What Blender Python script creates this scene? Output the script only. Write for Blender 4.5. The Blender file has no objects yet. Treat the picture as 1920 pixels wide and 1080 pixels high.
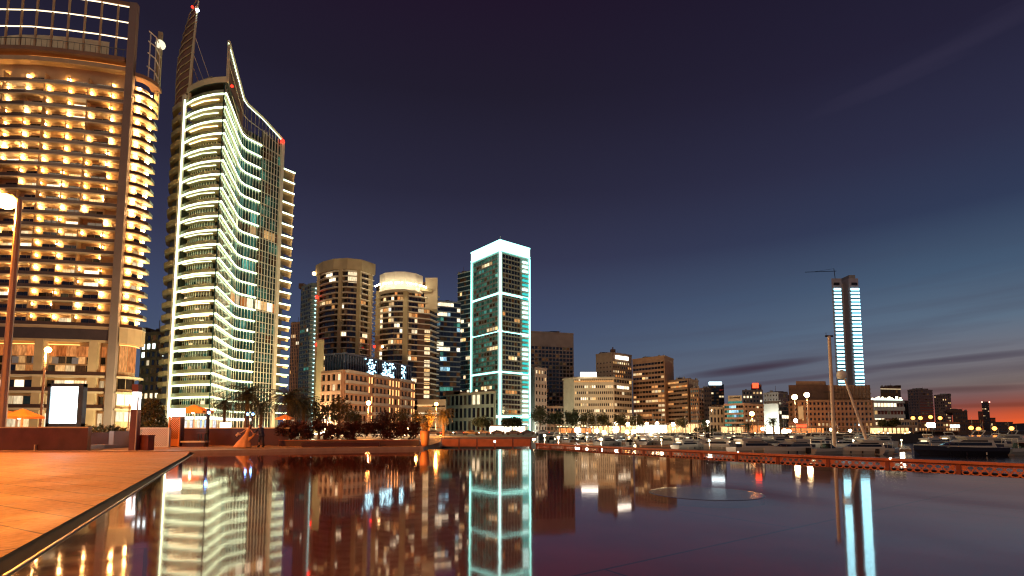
import bpy, bmesh, math, random
from mathutils import Vector, Matrix
R = math.radians
rnd = random.Random(7)
C = bpy.context.scene.collection
SC = bpy.context.scene

def lin(c):
    c /= 255.0
    return c/12.92 if c <= .04045 else ((c+.055)/1.055)**2.4
def rgb(r, g, b): return (lin(r), lin(g), lin(b), 1)

# ------------------------------------------------------------------ camera
FP, CX, CY = 960.0, 960.0, 729.0        # focal length and principal point of the photograph, in its pixels
PITCH = math.atan(77/960.0)
cam = bpy.data.cameras.new('camera'); camo = bpy.data.objects.new('camera', cam); C.objects.link(camo)
cam.sensor_width = 36; cam.lens = 18; cam.shift_y = 189/1920; cam.clip_start = .1; cam.clip_end = 20000
camo.location = (0, 0, 1.5); camo.rotation_euler = (R(90)+PITCH, 0, 0)
SC.camera = camo

# ------------------------------------------------------------------ world: dusk sky
def nd(nt, t, **k):
    n = nt.nodes.new(t)
    for a, v in k.items():
        if a.startswith('i_'): n.inputs[a[2:].replace('_', ' ')].default_value = v
        else: setattr(n, a, v)
    return n
def mth(nt, op, a, b=None, c=None, clamp=False):
    n = nt.nodes.new('ShaderNodeMath'); n.operation = op; n.use_clamp = clamp
    for i, v in enumerate((a, b, c)):
        if v is None: continue
        if isinstance(v, (int, float)): n.inputs[i].default_value = v
        else: nt.links.new(v, n.inputs[i])
    return n.outputs[0]
def ramp(nt, fac, stops, interp='LINEAR'):
    n = nt.nodes.new('ShaderNodeValToRGB'); cr = n.color_ramp; cr.interpolation = interp
    while len(cr.elements) < len(stops): cr.elements.new(.5)
    for e, (p, c) in zip(cr.elements, stops): e.position = p; e.color = c
    nt.links.new(fac, n.inputs[0]); return n.outputs[0]
def mix(nt, f, a, b, bt='MIX'):
    n = nt.nodes.new('ShaderNodeMix'); n.data_type = 'RGBA'; n.blend_type = bt
    for i, v in ((0, f), (6, a), (7, b)):
        if isinstance(v, (int, float, tuple)): n.inputs[i].default_value = v
        else: nt.links.new(v, n.inputs[i])
    return n.outputs[2]

W = bpy.data.worlds.new('World'); SC.world = W; W.use_nodes = True
nt = W.node_tree; nt.nodes.clear()
tc = nd(nt, 'ShaderNodeTexCoord'); sp = nd(nt, 'ShaderNodeSeparateXYZ'); nt.links.new(tc.outputs['Generated'], sp.inputs[0])
x_, y_, z_ = sp.outputs
hor = mth(nt, 'SQRT', mth(nt, 'ADD', mth(nt, 'MULTIPLY', x_, x_), mth(nt, 'MULTIPLY', y_, y_)))
el = mth(nt, 'DIVIDE', z_, mth(nt, 'MAXIMUM', hor, .01))
el = mth(nt, 'MULTIPLY', el, .8, clamp=True)                       # elevation tangent * .8
az = mth(nt, 'ARCTAN2', x_, y_)                                    # 0 ahead, + to the right
left = ramp(nt, el, [(0, rgb(74, 80, 98)), (.08, rgb(72, 84, 106)), (.17, rgb(62, 72, 100)), (.27, rgb(50, 52, 76)), (.38, rgb(39, 38, 58)), (.55, rgb(31, 27, 43)), (.75, rgb(30, 19, 38)), (1, rgb(24, 13, 32))])
right = ramp(nt, el, [(0, rgb(240, 96, 34)), (.012, rgb(218, 88, 44)), (.028, rgb(140, 70, 54)), (.042, rgb(122, 88, 84)), (.055, rgb(116, 102, 98)), (.085, rgb(110, 108, 116)), (.13, rgb(88, 105, 124)), (.19, rgb(66, 86, 110)), (.27, rgb(46, 56, 82)), (.36, rgb(42, 44, 68)), (.5, rgb(34, 31, 52)), (.72, rgb(27, 23, 41)), (1, rgb(20, 16, 34))])
fz = mth(nt, 'SMOOTH_MIN', mth(nt, 'MULTIPLY', mth(nt, 'ADD', az, -.02), 1.55, clamp=True), 1, .1)
fz2 = mth(nt, 'MULTIPLY', fz, mth(nt, 'LESS_THAN', az, 2.2))
midr = ramp(nt, el, [(0, rgb(98, 82, 88)), (.04, rgb(96, 90, 98)), (.085, rgb(98, 104, 118)), (.13, rgb(84, 101, 122)), (.19, rgb(66, 84, 108)), (.27, rgb(47, 56, 82)), (.36, rgb(42, 44, 68)), (.5, rgb(34, 31, 52)), (.72, rgb(27, 22, 41)), (1, rgb(22, 16, 36))])
fo = mth(nt, 'MULTIPLY', mth(nt, 'SUBTRACT', az, .50), 3.6, clamp=True)
sky = mix(nt, fz2, left, mix(nt, fo, midr, right))
mapv = nd(nt, 'ShaderNodeCombineXYZ')
nt.links.new(mth(nt, 'MULTIPLY', az, 1.6), mapv.inputs[0])
tilt = mth(nt, 'SUBTRACT', el, mth(nt, 'MULTIPLY', az, .045))
nt.links.new(mth(nt, 'MULTIPLY', tilt, 26), mapv.inputs[1])
ns = nd(nt, 'ShaderNodeTexNoise', i_Scale=1.7, i_Detail=4.0); nt.links.new(mapv.outputs[0], ns.inputs['Vector'])
cm = ramp(nt, ns.outputs['Fac'], [(.45, (0, 0, 0, 1)), (.68, (1, 1, 1, 1))])
band = ramp(nt, el, [(.0, (.35,)*3+(1,)), (.05, (1,)*3+(1,)), (.13, (.8,)*3+(1,)), (.24, (0,)*3+(1,))])
cl = mth(nt, 'MULTIPLY', mth(nt, 'MULTIPLY', cm, band), mth(nt, 'MULTIPLY', fz2, .42))
sky = mix(nt, cl, sky, rgb(62, 52, 68))
def streak(az0, el0, a, b, slope, amt, colr, base):
    u = mth(nt, 'DIVIDE', mth(nt, 'SUBTRACT', az, az0), a)
    wob = mth(nt, 'MULTIPLY', mth(nt, 'SUBTRACT', ns.outputs['Fac'], .5), b*1.6)
    e = mth(nt, 'SUBTRACT', mth(nt, 'ADD', el, wob), mth(nt, 'ADD', mth(nt, 'MULTIPLY', mth(nt, 'SUBTRACT', az, az0), slope), el0))
    v = mth(nt, 'DIVIDE', e, b)
    d = mth(nt, 'ADD', mth(nt, 'MULTIPLY', u, u), mth(nt, 'MULTIPLY', v, v))
    f = mth(nt, 'MULTIPLY', mth(nt, 'SUBTRACT', 1, d, clamp=True), amt)
    return mix(nt, f, base, colr)
sky = streak(.44, .088, .13, .0085, .085, .95, rgb(62, 50, 64), sky)
sky = streak(.50, .068, .2, .005, .07, .6, rgb(72, 60, 72), sky)
sky = streak(.72, .083, .16, .005, .03, .7, rgb(66, 58, 72), sky)
sky = streak(.72, .047, .1, .005, .0, .7, rgb(84, 60, 62), sky)
sky = streak(.78, .028, .12, .0035, .0, .6, rgb(120, 58, 44), sky)
sky = streak(.73, .464, .2, .018, .16, .09, rgb(80, 72, 96), sky)
bg = nd(nt, 'ShaderNodeBackground', i_Strength=1.0); nt.links.new(sky, bg.inputs[0])
wo = nd(nt, 'ShaderNodeOutputWorld'); nt.links.new(bg.outputs[0], wo.inputs[0])

# last glow of dusk and city light, one broad soft sun
sl = bpy.data.lights.new('sun', 'SUN'); sl.energy = .42; sl.angle = R(25); sl.color = (1, .72, .45)
so = bpy.data.objects.new('sun', sl); C.objects.link(so); so.rotation_euler = (R(62), 0, R(-22))

SC.view_settings.view_transform = 'Standard'; SC.view_settings.look = 'None'
SC.view_settings.exposure = .15; SC.view_settings.gamma = 1
cy = SC.cycles
cy.use_denoising = True; cy.filter_width = 1.2; cy.max_bounces = 6; cy.diffuse_bounces = 3; cy.glossy_bounces = 4; cy.transparent_max_bounces = 8
cy.sample_clamp_indirect = 4; cy.caustics_reflective = False; cy.caustics_refractive = False

# ------------------------------------------------------------------ pixel -> place helpers
def _c(py):
    v = (CY-py)/FP
    return math.cos(PITCH)-v*math.sin(PITCH), math.sin(PITCH)+v*math.cos(PITCH)
def at(px, py, Y):
    a, b = _c(py); t = Y/a
    return Vector(((px-CX)/FP*t, Y, 1.5+b*t))
def XP(px, Y): return at(px, 806, Y).x
def ZP(py, Y): return at(960, py, Y).z
def G(px, py, z=0):
    a, b = _c(py); t = (z-1.5)/b
    return Vector(((px-CX)/FP*t, a*t, z))

# ------------------------------------------------------------------ materials
MATS = {}
def mat(name, col, rough=.6, metal=0, var=.15, scale=1.5, bump=0, spec=.5, alpha=None):
    if name in MATS: return MATS[name]
    m = bpy.data.materials.new(name); m.use_nodes = True; n = m.node_tree; p = n.nodes['Principled BSDF']
    p.inputs['Roughness'].default_value = rough; p.inputs['Metallic'].default_value = metal
    p.inputs['Specular IOR Level'].default_value = spec
    tc = nd(n, 'ShaderNodeTexCoord'); no = nd(n, 'ShaderNodeTexNoise', i_Scale=scale, i_Detail=5.0)
    n.links.new(tc.outputs['Object'], no.inputs['Vector'])
    c1 = tuple(max(0, c*(1-var)) for c in col[:3])+(1,); c2 = tuple(c*(1+var) for c in col[:3])+(1,)
    n.links.new(ramp(n, no.outputs['Fac'], [(.3, c1), (.7, c2)]), p.inputs['Base Color'])
    if bump:
        b = nd(n, 'ShaderNodeBump', i_Strength=bump, i_Distance=.02); n.links.new(no.outputs['Fac'], b.inputs['Height']); n.links.new(b.outputs[0], p.inputs['Normal'])
    if alpha is not None: p.inputs['Alpha'].default_value = alpha
    MATS[name] = m; return m
def emat(name, col, st, sample=True, rand=0, pattern=0, two=None):
    if name in MATS: return MATS[name]
    m = bpy.data.materials.new(name); m.use_nodes = True; n = m.node_tree; n.nodes.clear()
    e = nd(n, 'ShaderNodeEmission'); e.inputs[0].default_value = tuple(col[:3])+(1,); e.inputs[1].default_value = st
    o = nd(n, 'ShaderNodeOutputMaterial'); n.links.new(e.outputs[0], o.inputs[0])
    if rand or pattern or two:
        oi = nd(n, 'ShaderNodeObjectInfo'); ge = nd(n, 'ShaderNodeNewGeometry')
        r = mth(n, 'FRACT', mth(n, 'ADD', oi.outputs['Random'], mth(n, 'MULTIPLY', ge.outputs['Random Per Island'], 7.31)))
        s = mth(n, 'MULTIPLY', mth(n, 'ADD', mth(n, 'MULTIPLY', r, rand), 1-rand), st)
        if pattern:
            tc = nd(n, 'ShaderNodeTexCoord'); mp = nd(n, 'ShaderNodeMapping'); mp.inputs['Scale'].default_value = (2.2, 2.2, .5)
            n.links.new(tc.outputs['Object'], mp.inputs[0])
            no = nd(n, 'ShaderNodeTexNoise', i_Scale=1.3, i_Detail=3.0, noise_dimensions='4D'); n.links.new(mp.outputs[0], no.inputs['Vector']); n.links.new(mth(n, 'MULTIPLY', r, 40), no.inputs['W'])
            f = mth(n, 'MULTIPLY_ADD', mth(n, 'SUBTRACT', no.outputs['Fac'], .5), pattern*4, 1)
            s = mth(n, 'MULTIPLY', s, mth(n, 'MAXIMUM', f, .08))
        n.links.new(s, e.inputs[1])
        if two:
            r2 = mth(n, 'FRACT', mth(n, 'MULTIPLY', r, 5.77))
            n.links.new(mix(n, r2, tuple(col[:3])+(1,), tuple(two[:3])+(1,)), e.inputs[0])
    if not sample: m.cycles.emission_sampling = 'NONE'
    MATS[name] = m; return m

M_lit = emat('lit_window_warm', (1, .56, .2), 1.6, False, .75, .5, (1, .8, .5))
M_lit2 = emat('lit_window_orange', (1, .33, .08), .9, False, .6, .5, (1, .55, .2))
M_litw = emat('lit_window_white', (1, .9, .66), 2.2, False, .5, .3, (1, .72, .4))
M_teal = emat('lit_window_teal', (.1, .5, .42), .55, False, .9, .8, (.25, .8, .6))
M_blue = emat('lit_window_blue', (.35, .75, 1), 1.6, False, .9, .8, (.6, .9, 1))
M_tdim = emat('dim_teal_window', (.06, .22, .16), .5, False, .8, .5, (.1, .3, .2))
M_dim = emat('dim_window', (.55, .2, .07), .16, False, .9, .5, (.3, .22, .12))
M_glass = mat('dark_glass', (.012, .012, .016), .08, 0, .3, .4, 0, .8)
M_glassg = mat('green_glass', (.02, .05, .042), .07, 0, .3, .4, 0, .9)
M_glassb = mat('blue_glass', (.015, .03, .06), .07, 0, .3, .4, 0, .9)
M_beige = mat('beige_stone', (.42, .36, .22), .8, 0, .1, .3)
M_cream = mat('cream_render', (.55, .47, .33), .8, 0, .1, .3)
M_white = mat('white_render', (.68, .64, .56), .75, 0, .08, .3)
M_brown = mat('brown_concrete', (.26, .15, .09), .85, 0, .15, .3)
M_dbrown = mat('dark_brown_concrete', (.12, .065, .045), .85, 0, .2, .3)
M_grey = mat('grey_concrete', (.3, .27, .25), .8, 0, .12, .3)
M_metal = mat('dark_metal', (.05, .045, .045), .4, .7, .1)
M_steel = mat('steel', (.5, .48, .45), .35, .8, .08)
M_pale = mat('pale_paint', (.66, .62, .52), .5, 0, .08, .5)
M_black = mat('black_paint', (.012, .011, .012), .5, 0, .2)

# ------------------------------------------------------------------ mesh builder
class MB:
    def __init__(s): s.v = []; s.f = []; s.mi = []; s.cur = 0
    def add(s, vs, fs):
        o = len(s.v); s.v += [tuple(v) for v in vs]
        for f in fs: s.f.append([i+o for i in f]); s.mi.append(s.cur)
        return s
    def box(s, x0, x1, y0, y1, z0, z1):
        return s.add([(x0,y0,z0),(x1,y0,z0),(x1,y1,z0),(x0,y1,z0),(x0,y0,z1),(x1,y0,z1),(x1,y1,z1),(x0,y1,z1)],
                     [(0,3,2,1),(4,5,6,7),(0,1,5,4),(1,2,6,5),(2,3,7,6),(3,0,4,7)])
    def obox(s, A, B, n0, n1, z0, z1):
        """box along A->B (2D), from offset n0 to n1 along the outward normal"""
        A = Vector(A[:2]); B = Vector(B[:2]); d = (B-A).normalized(); n = Vector((d.y, -d.x))
        p = [A+n*n0, B+n*n0, B+n*n1, A+n*n1]
        return s.prism(p, z0, z1)
    def prism(s, pts, z0, z1):
        n = len(pts); vs = [(p[0], p[1], z0) for p in pts]+[(p[0], p[1], z1) for p in pts]
        fs = [list(range(n))[::-1], list(range(n, 2*n))]+[(i, (i+1) % n, (i+1) % n+n, i+n) for i in range(n)]
        return s.add(vs, fs)
    def tube(s, path, r, n=6, cap=True):
        path = [Vector(p) for p in path]; rs = r if isinstance(r, (list, tuple)) else [r]*len(path)
        vs = []; fs = []
        for i, p in enumerate(path):
            d = (path[min(i+1, len(path)-1)]-path[max(i-1, 0)])
            if d.length < 1e-6: d = Vector((0, 0, 1))
            d.normalize(); a = d.cross(Vector((0, 0, 1)))
            if a.length < .05: a = d.cross(Vector((1, 0, 0)))
            a.normalize(); b = d.cross(a)
            for k in range(n):
                t = 2*math.pi*k/n; vs.append(p+(a*math.cos(t)+b*math.sin(t))*rs[i])
        for i in range(len(path)-1):
            for k in range(n): fs.append((i*n+k, i*n+(k+1) % n, (i+1)*n+(k+1) % n, (i+1)*n+k))
        if cap: fs.append(list(range(n))); fs.append([(len(path)-1)*n+k for k in range(n)][::-1])
        return s.add(vs, fs)
    def lathe(s, prof, c=(0, 0, 0), n=16):
        vs = []; fs = []
        for r, z in prof:
            for k in range(n):
                t = 2*math.pi*k/n; vs.append((c[0]+r*math.cos(t), c[1]+r*math.sin(t), c[2]+z))
        for i in range(len(prof)-1):
            for k in range(n): fs.append((i*n+k, i*n+(k+1) % n, (i+1)*n+(k+1) % n, (i+1)*n+k))
        fs.append(list(range(n))[::-1]); fs.append([(len(prof)-1)*n+k for k in range(n)])
        return s.add(vs, fs)
    def ball(s, c, r, n=10, m=6, sz=1):
        return s.lathe([(max(.001, r*math.sin(math.pi*i/m)), -r*sz*math.cos(math.pi*i/m)) for i in range(m+1)], c, n)
    def ribbon(s, pts, n0, n1, z0, z1):
        """strip of boxes along a 2D polyline, mitred"""
        a = offset(pts, n0); b = offset(pts, n1)
        vs = []; fs = []
        for p, q in zip(a, b): vs += [(p[0], p[1], z0), (q[0], q[1], z0), (q[0], q[1], z1), (p[0], p[1], z1)]
        for i in range(len(pts)-1):
            for k in range(4): fs.append((4*i+k, 4*i+(k+1) % 4, 4*i+4+(k+1) % 4, 4*i+4+k))
        fs.append((0, 1, 2, 3)); e = 4*(len(pts)-1); fs.append((e+3, e+2, e+1, e))
        return s.add(vs, fs)
    def mesh(s, name, mats):
        me = bpy.data.meshes.new(name); me.from_pydata(s.v, [], s.f)
        for m in (mats if isinstance(mats, (list, tuple)) else [mats]): me.materials.append(m)
        if any(s.mi): me.polygons.foreach_set('material_index', s.mi)
        bm = bmesh.new(); bm.from_mesh(me); bmesh.ops.recalc_face_normals(bm, faces=bm.faces); bm.to_mesh(me); bm.free()
        return me
    def build(s, name, mats, parent=None, smooth=False, local=False):
        me = s.mesh(name, mats); o = bpy.data.objects.new(name, me); C.objects.link(o)
        if smooth:
            for p in me.polygons: p.use_smooth = True
        if parent is not None:
            o.parent = parent
            if not local:
                w = ROOTM.get(parent.name, Matrix.Identity(4)); o.matrix_parent_inverse = w.inverted()
        return o
ROOTM = {}
def offset(pts, d):
    P = [Vector(p[:2]) for p in pts]; out = []
    if abs(d) < 1e-9: return P
    for i, p in enumerate(P):
        ns = []
        if i > 0: e = (p-P[i-1]).normalized(); ns.append(Vector((e.y, -e.x)))
        if i < len(P)-1: e = (P[i+1]-p).normalized(); ns.append(Vector((e.y, -e.x)))
        n = sum(ns, Vector((0, 0))); n.normalize()
        k = 1/max(.35, n.dot(ns[0])); out.append(p+n*d*k)
    return out
def thing(name, label, cat, loc=(0, 0, 0), rz=0, group=None):
    o = bpy.data.objects.new(name, None); C.objects.link(o); o.empty_display_size = .5
    o.location = loc; o.rotation_euler = (0, 0, rz); o['label'] = label; o['category'] = cat
    if group: o['group'] = group
    ROOTM[o.name] = Matrix.Translation(Vector(loc)) @ Matrix.Rotation(rz, 4, 'Z')
    return o
def tag(o, label, cat, group=None, kind=None):
    o['label'] = label; o['category'] = cat
    if group: o['group'] = group
    if kind: o['kind'] = kind
    return o
def struct(o): o['kind'] = 'structure'; return o
def kids(o, _c={}):
    return [c for c in bpy.data.objects if c.parent == o]
def dup(root, loc, rz=0, scale=None, label=None, group=None, tree=None):
    """copy a thing with its parts; tree = [(part, [subparts])] gathered once"""
    r = root.copy(); C.objects.link(r); r.location = loc; r.rotation_euler = (0, 0, rz)
    if scale: r.scale = (scale,)*3 if isinstance(scale, (int, float)) else scale
    if label: r['label'] = label
    if group: r['group'] = group
    for ch, subs in tree:
        c = ch.copy(); C.objects.link(c); c.parent = r
        for g in subs:
            d = g.copy(); C.objects.link(d); d.parent = c
    return r
def tree_of(root): return [(c, kids(c)) for c in kids(root)]
def park(root):                                       # prototypes are taken out once their copies stand
    for c, s in tree_of(root):
        for g in s: bpy.data.objects.remove(g)
        bpy.data.objects.remove(c)
    bpy.data.objects.remove(root)
def text_mesh(txt, size, mt, parent, loc, rot, name='lettering', depth=.02, align='CENTER'):
    cu = bpy.data.curves.new(name, 'FONT'); cu.body = txt; cu.size = size; cu.extrude = depth; cu.align_x = align; cu.align_y = 'CENTER'
    tmp = bpy.data.objects.new(name, cu); C.objects.link(tmp)
    bpy.context.view_layer.update()
    me = bpy.data.meshes.new_from_object(tmp); bpy.data.objects.remove(tmp)
    me.materials.clear(); me.materials.append(mt)
    o = bpy.data.objects.new(name, me); C.objects.link(o)
    o.parent = parent; o.matrix_parent_inverse = ROOTM.get(parent.name, Matrix.Identity(4)).inverted()
    o.location = loc; o.rotation_euler = rot
    return o

# ------------------------------------------------------------------ ground, water, paving
sea = MB().add([(-4000, -200, -3), (9000, -200, -3), (9000, 12000, -3), (-4000, 12000, -3)], [(0, 1, 2, 3)])
m = mat('marina_water', (.02, .016, .022), .12, 0, .2, .3, 0, .6)
n = m.node_tree; p = n.nodes['Principled BSDF']
tcn = nd(n, 'ShaderNodeTexCoord'); w1 = nd(n, 'ShaderNodeTexNoise', i_Scale=.9, i_Detail=3.0); n.links.new(tcn.outputs['Object'], w1.inputs['Vector'])
bp = nd(n, 'ShaderNodeBump', i_Strength=.35, i_Distance=.12); n.links.new(w1.outputs['Fac'], bp.inputs['Height']); n.links.new(bp.outputs[0], p.inputs['Normal'])
struct(sea.build('marina_water', m))

# pool outline
PL0 = G(364, 850.5); PL1 = G(8, 1080); dl = (PL0-PL1).normalized()
left_far = PL0; left_near = PL1-dl*12
far = [G(500, 848), G(640, 845), G(786, 842.5), G(1000, 842)]
rights = [G(1180, 853.5), G(1460, 871), G(1700, 884.5), G(1920, 897)]
e = (rights[-1]-rights[-2]).normalized(); rights.append(rights[-1]+e*14)
pool = [left_near, left_far]+far+rights
D0 = G(345, 856.5, .12); D1 = G(0, 1046, .12); dd = (D0-D1).normalized()
deck_far = D0+dd*1.2; deck_near = D1-dd*10

ASPH = mat('asphalt', (.05, .045, .045), .8, 0, .2, .5)
# city land: left plaza, the quay beyond the marina and the far shore
land = MB()
land.prism([(-900, -60), (-60, -60), (-24, 30), (-21, 33), (-8.5, 42), (-8.4, 61), (2, 62), (6, 120), (12, 225), (140, 185), (152, 190), (200, 420), (260, 480), (900, 520), (3000, 900), (3000, 3500), (-900, 3500)], -6, 0)
o = land.build('ground', ASPH); struct(o)

# orange-lit paved deck (left)
dk = MB()
dk.prism([(-80, -14), (deck_near.x, deck_near.y), (deck_far.x, deck_far.y), (left_far.x-.3, left_far.y+.1), (-24.5, 31.6), (-80, 31.6)], -.5, .12)
m = bpy.data.materials.new('paving_slabs'); m.use_nodes = True; n = m.node_tree; p = n.nodes['Principled BSDF']
tcn = nd(n, 'ShaderNodeTexCoord'); mp = nd(n, 'ShaderNodeMapping'); mp.inputs['Rotation'].default_value = (0, 0, R(28))
n.links.new(tcn.outputs['Object'], mp.inputs[0])
br = nd(n, 'ShaderNodeTexBrick', offset=.5); n.links.new(mp.outputs[0], br.inputs['Vector'])
for k, v in (('Scale', 1.0), ('Mortar Size', .018), ('Mortar Smooth', .1), ('Brick Width', 1.6), ('Row Height', .8), ('Bias', 0.)): br.inputs[k].default_value = v
br.inputs['Color1'].default_value = (.27, .16, .075, 1); br.inputs['Color2'].default_value = (.34, .20, .10, 1); br.inputs['Mortar'].default_value = (.07, .05, .04, 1)
no = nd(n, 'ShaderNodeTexNoise', i_Scale=9.0, i_Detail=8.0); n.links.new(tcn.outputs['Object'], no.inputs['Vector'])
no2 = nd(n, 'ShaderNodeTexNoise', i_Scale=.5, i_Detail=3.0); n.links.new(tcn.outputs['Object'], no2.inputs['Vector'])
c = mix(n, .55, br.outputs['Color'], ramp(n, no.outputs['Fac'], [(.3, (.25, .25, .25, 1)), (.7, (.75, .75, .75, 1))]), 'OVERLAY')
c = mix(n, .5, c, ramp(n, no2.outputs['Fac'], [(.35, (.35, .35, .35, 1)), (.65, (.65, .65, .65, 1))]), 'OVERLAY')
n.links.new(c, p.inputs['Base Color'])
n.links.new(ramp(n, no2.outputs['Fac'], [(.3, (.5,)*3+(1,)), (.7, (.75,)*3+(1,))]), p.inputs['Roughness']); p.inputs['Specular IOR Level'].default_value = .22
bp = nd(n, 'ShaderNodeBump', i_Strength=.5, i_Distance=.01); n.links.new(mth(n, 'ADD', no.outputs['Fac'], mth(n, 'MULTIPLY', br.outputs['Fac'], -2)), bp.inputs['Height']); n.links.new(bp.outputs[0], p.inputs['Normal'])
M_pave = m
struct(dk.build('paved_deck', m))
# dark sloping stone border between deck and water, thin bright steel lip
M_dstone = mat('dark_stone', (.02, .010, .009), .6, 0, .3, 3, 0, .15)
bo = MB()
a0, a1, b0, b1 = deck_near, deck_far, left_near, left_far
bo.add([(a0.x, a0.y, .118), (a1.x, a1.y, .118), (b1.x, b1.y, .012), (b0.x, b0.y, .012), (a0.x, a0.y, -.4), (a1.x, a1.y, -.4), (b1.x, b1.y, -.4), (b0.x, b0.y, -.4)],
       [(0, 1, 2, 3), (4, 5, 6, 7), (3, 2, 6, 7), (0, 3, 7, 4), (1, 2, 6, 5), (0, 1, 5, 4)])
struct(bo.build('pool_border', M_dstone))
lp = MB().tube([(b0.x+.02, b0.y, .016), (b1.x+.02, b1.y, .016)], .014, 6)
struct(lp.build('pool_border_trim', M_steel))
# raised plaza behind the pool
pz = MB().prism([(-80, 32.1), (-24.5, 32.1), (left_far.x-.1, left_far.y+.55)]+[(q.x, q.y+.45) for q in far[:2]]+[(-6.9, far[2].y+.4), (-8.2, 60), (-8.2, 75), (-100, 75)], -.4, .16)
struct(pz.build('plaza_pavement', M_pave))
cp = MB().ribbon([(-80, 31.9), (-24.5, 31.9), (left_far.x-.1, left_far.y+.25)]+[(q.x, q.y+.2) for q in far[:3]]+[(-6.85, far[2].y+.2)], -.28, .28, -.35, .21)
struct(cp.build('stone_kerb', mat('kerb_stone', (.34, .26, .2), .3, 0, .15, 2)))

# lower walkway outside the pool's overflow edge, hidden behind its rim
rim_pts = [Vector((-6.8, far[2].y+.1)), Vector((far[3].x+.2, far[3].y+.12))]+[Vector((v.x+.1, v.y+.08)) for v in rights]
struct(MB().ribbon(rim_pts, -.12, .06, -1.2, -.012).build('pool_rim', M_dstone))
RS = 1.3
lw = [Vector((-8.3, 42.6))]+rim_pts+[v*1.36 for v in rim_pts[1:]][::-1]+[Vector((-8.3, 60.8))]
struct(MB().prism(lw, -4, -.62).build('lower_walkway', M_dstone))

# pool: shallow red stone floor below a thin sheet of still water
fl = MB().add([(q.x, q.y, -.16) for q in pool], [tuple(range(len(pool)))])
m = bpy.data.materials.new('pool_floor_stone'); m.use_nodes = True; n = m.node_tree; p = n.nodes['Principled BSDF']
tcn = nd(n, 'ShaderNodeTexCoord'); mp = nd(n, 'ShaderNodeMapping'); mp.inputs['Rotation'].default_value = (0, 0, R(-35)); n.links.new(tcn.outputs['Object'], mp.inputs[0])
br = nd(n, 'ShaderNodeTexBrick', offset=.5); n.links.new(mp.outputs[0], br.inputs['Vector'])
for k, v in (('Scale', 1.0), ('Mortar Size', .022), ('Mortar Smooth', .1), ('Brick Width', 9.), ('Row Height', 4.5)): br.inputs[k].default_value = v
br.inputs['Color1'].default_value = (.15, .022, .020, 1); br.inputs['Color2'].default_value = (.18, .026, .024, 1); br.inputs['Mortar'].default_value = (.008, .003, .004, 1)
no = nd(n, 'ShaderNodeTexNoise', i_Scale=.8, i_Detail=8.0); n.links.new(tcn.outputs['Object'], no.inputs['Vector'])
n.links.new(mix(n, .6, br.outputs['Color'], ramp(n, no.outputs['Fac'], [(.3, (.3,)*3+(1,)), (.7, (.7,)*3+(1,))]), 'OVERLAY'), p.inputs['Base Color'])
p.inputs['Roughness'].default_value = .8
struct(fl.build('pool_floor', m))
ps = MB().prism([(q.x, q.y) for q in offset([(v.x, v.y) for v in pool], .35)], -.5, -.2)
cir = G(1322, 925)                                       # round stone inlay just under the surface
ci = MB().lathe([(1.28, 0), (1.28, .155), (1.24, .158)], (cir.x, cir.y, -.15), 64)
struct(ci.build('pool_floor_disc', mat('pale_inlay_stone', (.05, .055, .075), .12, 0, .1, 2)))
wt = MB().add([(q.x, q.y, 0) for q in pool], [tuple(range(len(pool)))])
m = bpy.data.materials.new('pool_water'); m.use_transparent_shadow = True; m.use_nodes = True; n = m.node_tree; n.nodes.clear()
gl = nd(n, 'ShaderNodeBsdfGlossy'); gl.inputs['Roughness'].default_value = .05; gl.inputs['Color'].default_value = (.95, .86, .84, 1)
tr = nd(n, 'ShaderNodeBsdfTransparent'); tr.inputs[0].default_value = (.8, .62, .6, 1)
mx = nd(n, 'ShaderNodeMixShader'); o_ = nd(n, 'ShaderNodeOutputMaterial')
tcn = nd(n, 'ShaderNodeTexCoord'); w1 = nd(n, 'ShaderNodeTexNoise', i_Scale=1.3, i_Detail=2.0); n.links.new(tcn.outputs['Object'], w1.inputs['Vector'])
bp = nd(n, 'ShaderNodeBump', i_Strength=.055, i_Distance=.02); n.links.new(w1.outputs['Fac'], bp.inputs['Height'])
n.links.new(bp.outputs[0], gl.inputs['Normal'])
gn = nd(n, 'ShaderNodeNewGeometry'); dp = nd(n, 'ShaderNodeVectorMath', operation='DOT_PRODUCT'); n.links.new(gn.outputs['Normal'], dp.inputs[0]); n.links.new(gn.outputs['Incoming'], dp.inputs[1])
cosn = mth(n, 'ABSOLUTE', dp.outputs['Value']); fres = mth(n, 'MULTIPLY_ADD', mth(n, 'POWER', mth(n, 'SUBTRACT', 1, cosn), 3.9), .96, .04)
n.links.new(fres, mx.inputs[0]); n.links.new(tr.outputs[0], mx.inputs[1]); n.links.new(gl.outputs[0], mx.inputs[2]); n.links.new(mx.outputs[0], o_.inputs[0])
o = struct(wt.build('pool_water', m))
if o.data.polygons[0].normal.z < 0: o.data.flip_normals()

# far hills behind the bay
hl = MB(); prev = None; vs = []
for i in range(41):
    px = 1500+i*16; Y = 3800
    h = 12+50*math.exp(-((px-2080)/150)**2)+18*math.exp(-((px-1880)/60)**2)+4*math.sin(i*1.3)
    q = XP(px, Y); vs += [(q, Y, -4), (q, Y+300, h), (q, Y+1200, h*.6)]
hl.add(vs, [(3*i+k, 3*i+3+k, 3*i+4+k, 3*i+1+k) for i in range(40) for k in range(2)])
struct(hl.build('hills', mat('hill_scrub', (.04, .03, .035), .9, 0, .3, .01)))

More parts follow.
